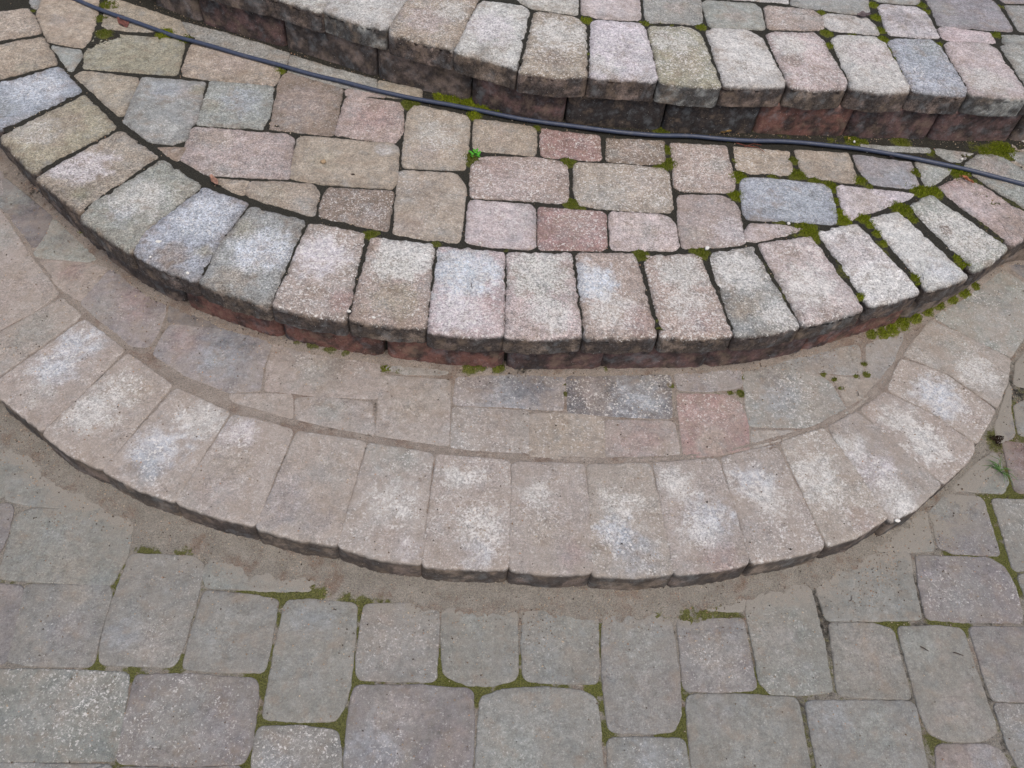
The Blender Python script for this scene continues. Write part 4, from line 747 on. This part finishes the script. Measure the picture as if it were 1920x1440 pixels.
# ------------------------------------------------------------------ hose
HP = [(40,-40),(85,-22),(130,-6),(170,11),(205,24),(240,37),(285,53),(330,68),(365,78),(400,88),(445,100),(490,113),(525,123),(560,132),(600,143),(640,153),(700,168),(770,183),(850,198),(920,212),(960,219),(1010,228),(1080,238),(1160,247),(1240,254),(1290,255),(1340,259),(1400,263),(1460,265),(1510,268),(1560,272),(1600,277),(1640,284),(1700,293),(1760,306),(1820,320),(1880,335),(1940,350),(2010,370)]
def tube(name, P3, rad, mat, seg=12, parent=None):
    P3 = np.array(P3, float)
    # Catmull-Rom resample
    s = np.r_[0, np.cumsum(np.linalg.norm(np.diff(P3, axis=0), axis=1))]; t = np.linspace(0, s[-1], max(20, int(s[-1]/.006)))
    Q = np.stack([np.interp(t, s, P3[:, k]) for k in range(3)], 1)
    if len(Q) > 60:
        k = np.hanning(21); k /= k.sum(); Qp = np.vstack([np.repeat(Q[:1], 10, 0), Q, np.repeat(Q[-1:], 10, 0)]); Q = np.stack([np.convolve(Qp[:, j], k, 'valid') for j in range(3)], 1)
    T = np.gradient(Q, axis=0); T /= np.linalg.norm(T, axis=1)[:, None]; U = np.array([0, 0, 1.0]); A = np.cross(T, U); A /= np.linalg.norm(A, axis=1)[:, None]; B = np.cross(A, T)
    rad = np.interp(np.linspace(0, 1, len(Q)), np.linspace(0, 1, np.size(rad)), np.atleast_1d(rad))
    th = np.arange(seg)/seg*6.2832; V = (Q[:, None]+rad[:, None, None]*(np.cos(th)[None, :, None]*A[:, None]+np.sin(th)[None, :, None]*B[:, None])).reshape(-1, 3)
    n = len(Q); F_ = []
    for i in range(n-1):
        for j in range(seg): F_.append((i*seg+j, i*seg+(j+1) % seg, (i+1)*seg+(j+1) % seg, (i+1)*seg+j))
    F_.append(tuple(range(seg))[::-1]); F_.append(tuple((n-1)*seg+j for j in range(seg)))
    return mesh_obj(name, V, F_, mat, tuple(P3[0]) if parent is None else (0, 0, 0), parent)
mt, nn_, ll_, bb_ = new_mat("hose_rubber"); g = G(nn_, ll_); pos = nn_.new("ShaderNodeNewGeometry").outputs['Position']
dirt = g.ramp(g.noise(pos, 60, 5, .7), .5, .75); fine = g.ramp(g.noise(pos, 400, 2), .62, .7)
ll_.new(g.mix(g.math('MULTIPLY', g.math('MAXIMUM', g.math('MULTIPLY', dirt, .7), fine), .5), rgba(lin((52,60,80))), rgba(lin((110,108,104)))), bb_.inputs['Base Color'])
ll_.new(g.ramp(g.noise(pos, 90, 3), .3, .7, .38, .55), bb_.inputs['Roughness']); bb_.inputs['Specular IOR Level'].default_value = .5
r_ = .0053
zz_ = [Z2+.0056+.0012*math.sin(i*1.7) for i in range(len(HP))]; HP = [(a+.9*math.sin(i*2.3), b+1.1*math.sin(i*1.9+1)) for i, (a, b) in enumerate(HP)]
o = tube('garden_hose', [(*unproj(p, z_)[0], z_) for p, z_ in zip(HP, zz_)], r_, mt, 16)
tag(o, 'thin black hose running along the middle step below the top step', 'hose')
# ------------------------------------------------------------------ pebbles
def lump(name, px, t, r, c, dz=0, sq=(1, .75, .6), rot=0, mat=None, seed=0):
    W = unproj(px, Z[t])[0]; import bmesh
    bm = bmesh.new(); bmesh.ops.create_icosphere(bm, subdivisions=3, radius=1); V = np.array([v.co[:] for v in bm.verts]); Fc = [tuple(v.index for v in f.verts) for f in bm.faces]; bm.free()
    V = V*(1+.22*vnoise(V, 1.3, seed)+.1*vnoise(V, 3.1, seed+1))[:, None]*np.array(sq)*r
    c_, s_ = math.cos(rot), math.sin(rot); V = np.stack([c_*V[:, 0]-s_*V[:, 1], s_*V[:, 0]+c_*V[:, 1], V[:, 2]], 1)
    V = V+np.array([W[0], W[1], Z[t]+dz+r*sq[2]*.55]); return mesh_obj(name, V, Fc, mat or c, (W[0], W[1], Z[t]+dz))
M_PEB = simple_mat('white_pebble', lin((214,210,202)), .7, .15, 200); M_SNAIL = simple_mat('tan_pebble', lin((150,128,100)), .6, .3, 250); M_DRK = simple_mat('dark_pebble', lin((70,58,50)), .8, .3, 200)
PEB = [((298,454), 2, .0062, 'flat white pebble on the blue-grey rim stone with the brown outer end', (1, .6, .4)), ((283,483), 2, .0030, 'small white pebble below the flat white one, on the rim', (1, .9, .6)),
       ((352,513), 2, .0040, "white pebble near the outer corner of the rim's brown-ended stone", (1, .8, .6)), ((1325,467), 2, .0058, 'pointed white pebble lying in moss behind the white-frosted rim stone', (1, .8, .7)),
       ((900,458), 2, .0032, 'thin white chip upright in the joint behind the lilac rim stone', (.5, .9, 1.2)), ((1478,420), 2, .0036, 'round white pebble in front of the blue-grey paver', (1, 1, .8)),
       ((654,585), 2, .0042, 'white pebble at the outer end of the pink rim stone joint', (.6, 1, .8)), ((701,596), 2, .0038, 'white pebble on the outer lip of the crusted rim stone', (1.2, .7, .6)),
       ((1601,267), 2, .0034, 'white pebble just behind the hose at the top step', (1, .9, .8)), ((1625,285), 2, .0028, 'tiny white pebble just in front of the hose', (1.2, .7, .7)), ((1803,299), 2, .0030, 'tiny white pebble between hose and greenish cut paver', (1, 1, .8)),
       ((87,989), 1, .0040, '', (1, .8, .6)), ((1682,977), 1, .0048, 'white pebble on the outer edge of the lowest step at right', (1.1, .7, .6)), ((436,87), 2, .0040, '', (1, .8, .7))]
for i, (p, t, r, lab, sq) in enumerate(PEB):
    if not lab: continue
    o = lump('pebble', p, t, r, None, .0004, sq, i*1.3, M_PEB, i*7); tag(o, lab, 'pebble', 'small white pebbles')
o = lump('pebble', (606,304), 2, .0068, None, -.001, (1, .85, .7), .4, M_SNAIL, 99); tag(o, 'round tan pebble stuck on the oblong tan paver', 'pebble')
o = lump('pebble', (662,327), 2, .0036, None, -.0005, (1.2, .7, .5), .1, M_DRK, 77); tag(o, 'small dark speck of dirt beside the tan pebble', 'dirt crumb')
# ------------------------------------------------------------------ leaves
def leaf(px, t, L, Wd, rot, curl, c, label, lift=.004, name='dead_leaf', tip=.5, seed=1):
    W = unproj(px, Z[t])[0]; nu, nv = 22, 9; V = []
    for i in range(nu):
        u = i/(nu-1); hw = Wd/2*(math.sin(math.pi*min(1, u**.8))**.75)*(1+.12*math.sin(9*u+seed))+.0002
        for j in range(nv):
            v = j/(nv-1)*2-1; x = (u-.5)*L; y = v*hw
            zz = lift*.4+curl*(abs(v)**1.6)*hw*1.5+lift*math.sin(u*3.1+seed)*.8+.0012*math.sin(13*u+4*v+seed)+curl*(u-.5)**2*L*.8
            V.append((x, y, max(zz, .0006)))
    V = np.array(V); c_, s_ = math.cos(rot), math.sin(rot); V = np.stack([c_*V[:, 0]-s_*V[:, 1]+W[0], s_*V[:, 0]+c_*V[:, 1]+W[1], V[:, 2]+Z[t]], 1)
    n = len(V); V = np.vstack([V, V-np.array([0, 0, .0004])]); Fc = []
    for i in range(nu-1):
        for j in range(nv-1):
            a = i*nv+j; Fc += [(a, a+nv, a+nv+1, a+1), (n+a, n+a+1, n+a+nv+1, n+a+nv)]
    o = mesh_obj(name, V, Fc, simple_mat(name+'_tissue', lin(c), .75, .35, 120), (W[0], W[1], Z[t]))
    # stalk and midrib as a part
    st = [((-.5-.16)*L, 0, .003), (-.5*L, 0, .0015), (0, 0, lift*.4+lift*.75+.0006), (.45*L, 0, .003)]
    P = [(c_*a-s_*b, s_*a+c_*b, z_) for a, b, z_ in st]
    tube('stalk', P, [.0007, .0007, .0005, .0003], simple_mat(name+'_stalk', lin(c)*.7, .8, .2, 200), 6, o)
    return tag(o, label, 'leaf')
leaf((232,43), 2, .050, .026, R_(-55), .25, (104,66,58), 'reddish brown dead leaf lying beside the hose at upper left', .004, seed=2)
leaf((1618,31), 3, .036, .022, R_(0), .5, (96,84,84), 'grey-brown curled leaf on the top step pavers', .006, seed=4)
leaf((403,342), 2, .034, .012, R_(-50), .9, (158,124,108), 'dry pinkish curled leaf on the joint behind the blue-grey rim stone', .006, seed=3)
leaf((1360,250), 2, .026, .010, R_(-10), .5, (150,120,70), 'small yellowish leaf scrap behind the hose at the red riser block', .006, seed=5)
leaf((1812,340), 2, .036, .007, R_(-55), .8, (170,110,80), 'narrow orange-brown dry leaf on the rusty rim stone by the hose', .004, seed=6)
leaf((1590,262), 2, .012, .006, R_(70), .5, (190,160,90), 'tiny straw-coloured leaf scrap in moss at the maroon riser', .006, seed=7)
leaf((1672,296), 2, .014, .008, R_(10), .4, (52,44,48), 'small blackish leaf scrap touching the front of the hose', .003, seed=8)
# ------------------------------------------------------------------ twigs
M_TW = simple_mat('twig_bark', lin((74,62,54)), .9, .3, 300); M_TWR = simple_mat('red_twig_bark', lin((112,62,50)), .9, .3, 300)
def twig(pts, t, r, label, mat=M_TW):
    P = [(*unproj(p, Z[t]+.002)[0], Z[t]+.0022+.0006*(i % 2)) for i, p in enumerate(pts)]
    o = tube('twig', P, [r, r, r*.6], mat, 6); tag(o, label, 'twig', 'small bits of twig')
twig([(1726,1212),(1733,1216),(1741,1221)], 0, .0010, 'forked bit of twig on the greyish paver at lower right')
twig([(1788,1223),(1797,1226),(1806,1229)], 0, .0010, 'straight bit of twig right of the forked one')
twig([(1595,1127),(1597,1122),(1597,1117)], 0, .0007, 'tiny curved bit of twig on the ground paver below the lowest step')
twig([(1380,268),(1400,274),(1420,276),(1434,286)], 2, .0010, 'reddish twig lying in front of the hose at right', M_TWR)
twig([(1395,276),(1412,270),(1428,272)], 2, .0007, 'thin reddish twig crossing the other one beside the hose', M_TWR)
twig([(885,540),(884,534),(883,530)], 2, .0006, 'tiny dark needle on the lilac-blue rim stone')
twig([(1610,742),(1609,738),(1608,734)], 1, .0008, 'tiny dark needle on the tan paver of the lowest step')
# ------------------------------------------------------------------ little plants
M_SPR = simple_mat('sprout_leaves', lin((78,150,42)), .7, .25, 300); M_GRS = simple_mat('grass_blades', lin((84,116,62)), .8, .3, 300)
def sprout(px, t, label, n=16, r=.012, L=.007, seed=3, mat=M_SPR, hgt=.008):
    W = unproj(px, Z[t])[0]; rn = random.Random(seed); e = bpy.data.objects.new('weed_sprout', None); sc.collection.objects.link(e); e.location = (W[0], W[1], Z[t]-.004); tag(e, label, 'weed')
    for k in range(n):
        a = rn.uniform(0, 6.28); d = r*math.sqrt(rn.random()); x, y, z = d*math.cos(a), d*math.sin(a)*.8, hgt*(1-.5*(d/r))+rn.uniform(0, .003)
        tube('stem', [(x*.2, y*.2, 0), (x*.6, y*.6, z*.6), (x, y, z)], [.0004, .0003], mat, 5, e)
        V = []; m_ = 10
        for q in range(m_):
            th = q/m_*6.283; V.append((L*.5*math.cos(th)+L*.4, L*.36*math.sin(th), .0008*math.cos(2*th)))
        V.append((L*.4, 0, .0012)); V = np.array(V); tl = rn.uniform(-.2, .5); V = np.stack([V[:, 0]*math.cos(tl), V[:, 1], V[:, 2]+V[:, 0]*math.sin(tl)], 1)
        an = a+rn.uniform(-.8, .8); V = np.stack([math.cos(an)*V[:, 0]-math.sin(an)*V[:, 1]+x, math.sin(an)*V[:, 0]+math.cos(an)*V[:, 1]+y, V[:, 2]+z], 1)
        mesh_obj('leaf', V, [(i, (i+1) % m_, m_) for i in range(m_)], mat, (0, 0, 0), e)
sprout((888,289), 2, 'bright green sprout of tiny round leaves in the moss between two pavers', 18, .0125, .0085)
sprout((1072,648), 2, 'two tiny green blades on the face of the cream rim stone', 3, .003, .004, 5, M_SPR, .001) if False else None
def grass(px, t, label, n=26, L=.05, seed=5):
    W = unproj(px, Z[t])[0]; rn = random.Random(seed); e = bpy.data.objects.new('grass_tuft', None); sc.collection.objects.link(e); e.location = (W[0], W[1], Z[t]-.002); tag(e, label, 'weed')
    for k in range(n):
        a = rn.gauss(3.3, 1.5); l = L*rn.uniform(.35, 1); h = l*rn.uniform(.12, .45); b = a+rn.gauss(0, .5)
        p1 = (math.cos(a)*l*.45, math.sin(a)*l*.45, h); p2 = (p1[0]+math.cos(b)*l*.5, p1[1]+math.sin(b)*l*.5, h*.5)
        tube('blade', [(rn.gauss(0, .003), rn.gauss(0, .003), 0), p1, p2], [.0008, .0007, .0002], M_GRS, 5, e)
grass((1874,882), 0, 'small wiry green grass tuft on the ground right of the lowest step')
V = []
W = unproj((1868,826), 0)[0]; k = 420; a = rs.rand(k)*6.283; d = .013*np.sqrt(rs.rand(k))*(1+.4*np.sin(3*a))
pts = np.stack([W[0]+d*np.cos(a), W[1]+d*np.sin(a), .001+.003*(1-(d/.02)**2)], 1)
o = tufts('dead_moss_clump', pts, .002+.002*rs.rand(k), np.tile(lin((62,46,38)), (k, 1))*(.6+.8*rs.rand(k))[:, None], .0012, mat=M_MOSS)
tag(o, 'dark brown clump of dead moss beside the lowest step at right', 'moss clump')
for k_, v_ in USED.items():
    if v_ > 1 and 'outside' not in k_: print('DUP LABEL', v_, k_)
    if not 4 <= len(k_.split()) <= 16: print('LABEL LEN', len(k_.split()), k_)
# ------------------------------------------------------------------ the same paving carried on beyond the edges of the picture
CIRC = {1: (np.array([.8056, 1.6556]), 1.50), 2: (np.array([.8599, 2.3609]), 1.7606), 3: (np.array([1.3294, 4.2537]), 2.9471)}
def inc(P, t, m_=0.0): return np.linalg.norm(P-CIRC[t][0], axis=-1) < CIRC[t][1]-m_
def blocks(name, quads, z, cols, sand=0.05, bevel=.006, depth=.06, crs=.5, shade=1.0):
    Vs, Fs, Cs, base = [], [], [], 0
    for Q, c in zip(quads, cols):
        Q = np.array(Q, float)
        if area2(Q) < 0: Q = Q[::-1]
        P = resample(round_poly(Q, .014), .02); n = len(P); C = P.mean(0); L = C-P; L /= np.linalg.norm(L, axis=1)[:, None]
        jt = .0012*np.array([[math.sin(7*i+base), math.cos(5*i+base)] for i in range(n)]); P = P+jt
        dz = rs.normal(0, .0008)
        R3 = [np.c_[P, np.full(n, z-depth)], np.c_[P, np.full(n, z-bevel+dz)], np.c_[P+L*bevel*.35, np.full(n, z-bevel*.3+dz)], np.c_[P+L*bevel*1.3, np.full(n, z+dz)]]
        V = np.vstack(R3+[[[C[0], C[1], z+dz]]]); i = np.arange(n); j = (i+1) % n
        for r in range(3): Fs += [(base+r*n+a, base+r*n+b, base+(r+1)*n+b, base+(r+1)*n+a) for a, b in zip(i, j)]
        Fs += [(base+3*n+a, base+3*n+b, base+4*n) for a, b in zip(i, j)]
        cc = shade*LIN[c]*(.9+.2*rs.rand()); Cs.append(np.tile(cc, (len(V), 1))); Vs.append(V); base += len(V)
    o = mesh_obj(name, np.vstack(Vs), [tuple(map(int, f)) for f in Fs], M_STONE); vattr(o, 'Col', np.vstack(Cs)); vattr(o, 'Aux', np.tile([.35, sand, crs], (base, 1))); o['kind'] = 'structure'; return o
PALS = ['pk', 'gy', 'tn', 'lg', 'pu', 'pg', 'tp', 'ol', 'bl', 'pp']
def outside_px(Q, t, mx=0, my=0):
    p = proj(np.c_[Q, np.full(len(Q), Z[t])]); return bool((p[:, 0] > 1925+mx).all() or (p[:, 0] < -5-mx).all() or (p[:, 1] < -6).all() or (p[:, 1] > 1446+my).all())
def rim_ext(front, t):
    out, ris = [], []; c = CIRC[t][0]
    for end, sg in ((unproj(front[-2:-1], Z[t])[0], 1), (unproj(front[:1], Z[t])[0], -1)):
        r = np.linalg.norm(end-c); th = math.atan2(*(end-c)[::-1]); dth = .142/r
        for k in range(16):
            a, b = th+sg*(k*dth+.004), th+sg*((k+1)*dth-.002)
            mid = c+(r-.05)*np.array([math.cos((a+b)/2), math.sin((a+b)/2)])
            if t < 3 and (inc(mid, t+1, -.05) or (t == 1 and inc(mid, 3, -.05))): break
            if mid[0] > 3.4 or mid[0] < -1.7 or mid[1] > 3.3: break
            f = lambda rr, q: c+rr*np.array([math.cos(q), math.sin(q)])
            Q = np.array([f(r-.21, a), f(r, a), f(r, b), f(r-.21, b)])
            if k >= 1 or outside_px(Q, t): out.append(Q); ris.append(np.array([f(r-.08, a), f(r-.018, a), f(r-.018, b), f(r-.08, b)]))
    return out, ris
for t, fr in ((1, FRONT1), (2, FRONT2), (3, FRONT3)):
    q, ri = rim_ext(fr, t)
    if q:
        blocks('outer_rim_paving', q, Z[t]-.0015, [PALS[(3*i+t) % 10] for i in range(len(q))], .5 if t == 1 else .05, .008, .05 if t > 1 else .08)
        if t > 1: blocks('outer_riser_course', ri, Z[t]-.052, [['ds', 'mr', 'dk'][i % 3] for i in range(len(ri))], 0, .004, Z[t]-Z[t-1]-.03)
def fill(t):
    qs = []
    for iy in range(-9, 26):
        y = iy*.1425; x = -1.9+(.07 if iy % 2 else 0); k = 0
        while x < 3.6:
            wd = (.212, .142, .212, .142, .212)[(k+iy*2) % 5]; Q = np.array([[x+.003, y+.003], [x+wd-.003, y+.003], [x+wd-.003, y+.1395], [x+.003, y+.1395]]); C = Q.mean(0); x += wd; k += 1
            if not outside_px(Q, t): continue
            if t == 0 and (inc(Q, 1, -.02).any() or inc(Q, 2, -.02).any() or inc(Q, 3, -.02).any()): continue
            if t == 1 and (not inc(Q, 1, .215).all() or inc(C, 2, .05) or inc(C, 3, .05)): continue
            if t == 2 and (not inc(Q, 2, .215).all() or inc(C, 3, .05)): continue
            if t == 3 and not inc(Q, 3, .215).all(): continue
            qs.append(Q)
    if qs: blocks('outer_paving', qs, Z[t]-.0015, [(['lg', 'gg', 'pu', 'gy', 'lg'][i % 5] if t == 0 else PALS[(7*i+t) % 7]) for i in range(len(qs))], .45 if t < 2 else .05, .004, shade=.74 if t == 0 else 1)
for t in range(4): fill(t)
# soil discs and walls under the three curved levels
for t in (1, 2, 3):
    c, r = CIRC[t]; r -= .075; n = 240; th = np.arange(n)/n*2*math.pi; ring = np.stack([c[0]+r*np.cos(th), c[1]+r*np.sin(th)], 1)
    V = np.vstack([np.c_[ring, np.full(n, Z[t-1]-.02)], np.c_[ring, np.full(n, Z[t]-.014)], [[c[0], c[1], Z[t]-.014]]])
    i = np.arange(n); j = (i+1) % n; Fc = [(int(a), int(b), int(n+b), int(n+a)) for a, b in zip(i, j)]+[(int(n+a), int(n+b), 2*n) for a, b in zip(i, j)]
    o = mesh_obj('step_fill', V, Fc, M_BED, smooth=False); vattr(o, 'Mask', np.tile([.2, .62, .1], (len(V), 1))); o['kind'] = 'structure'
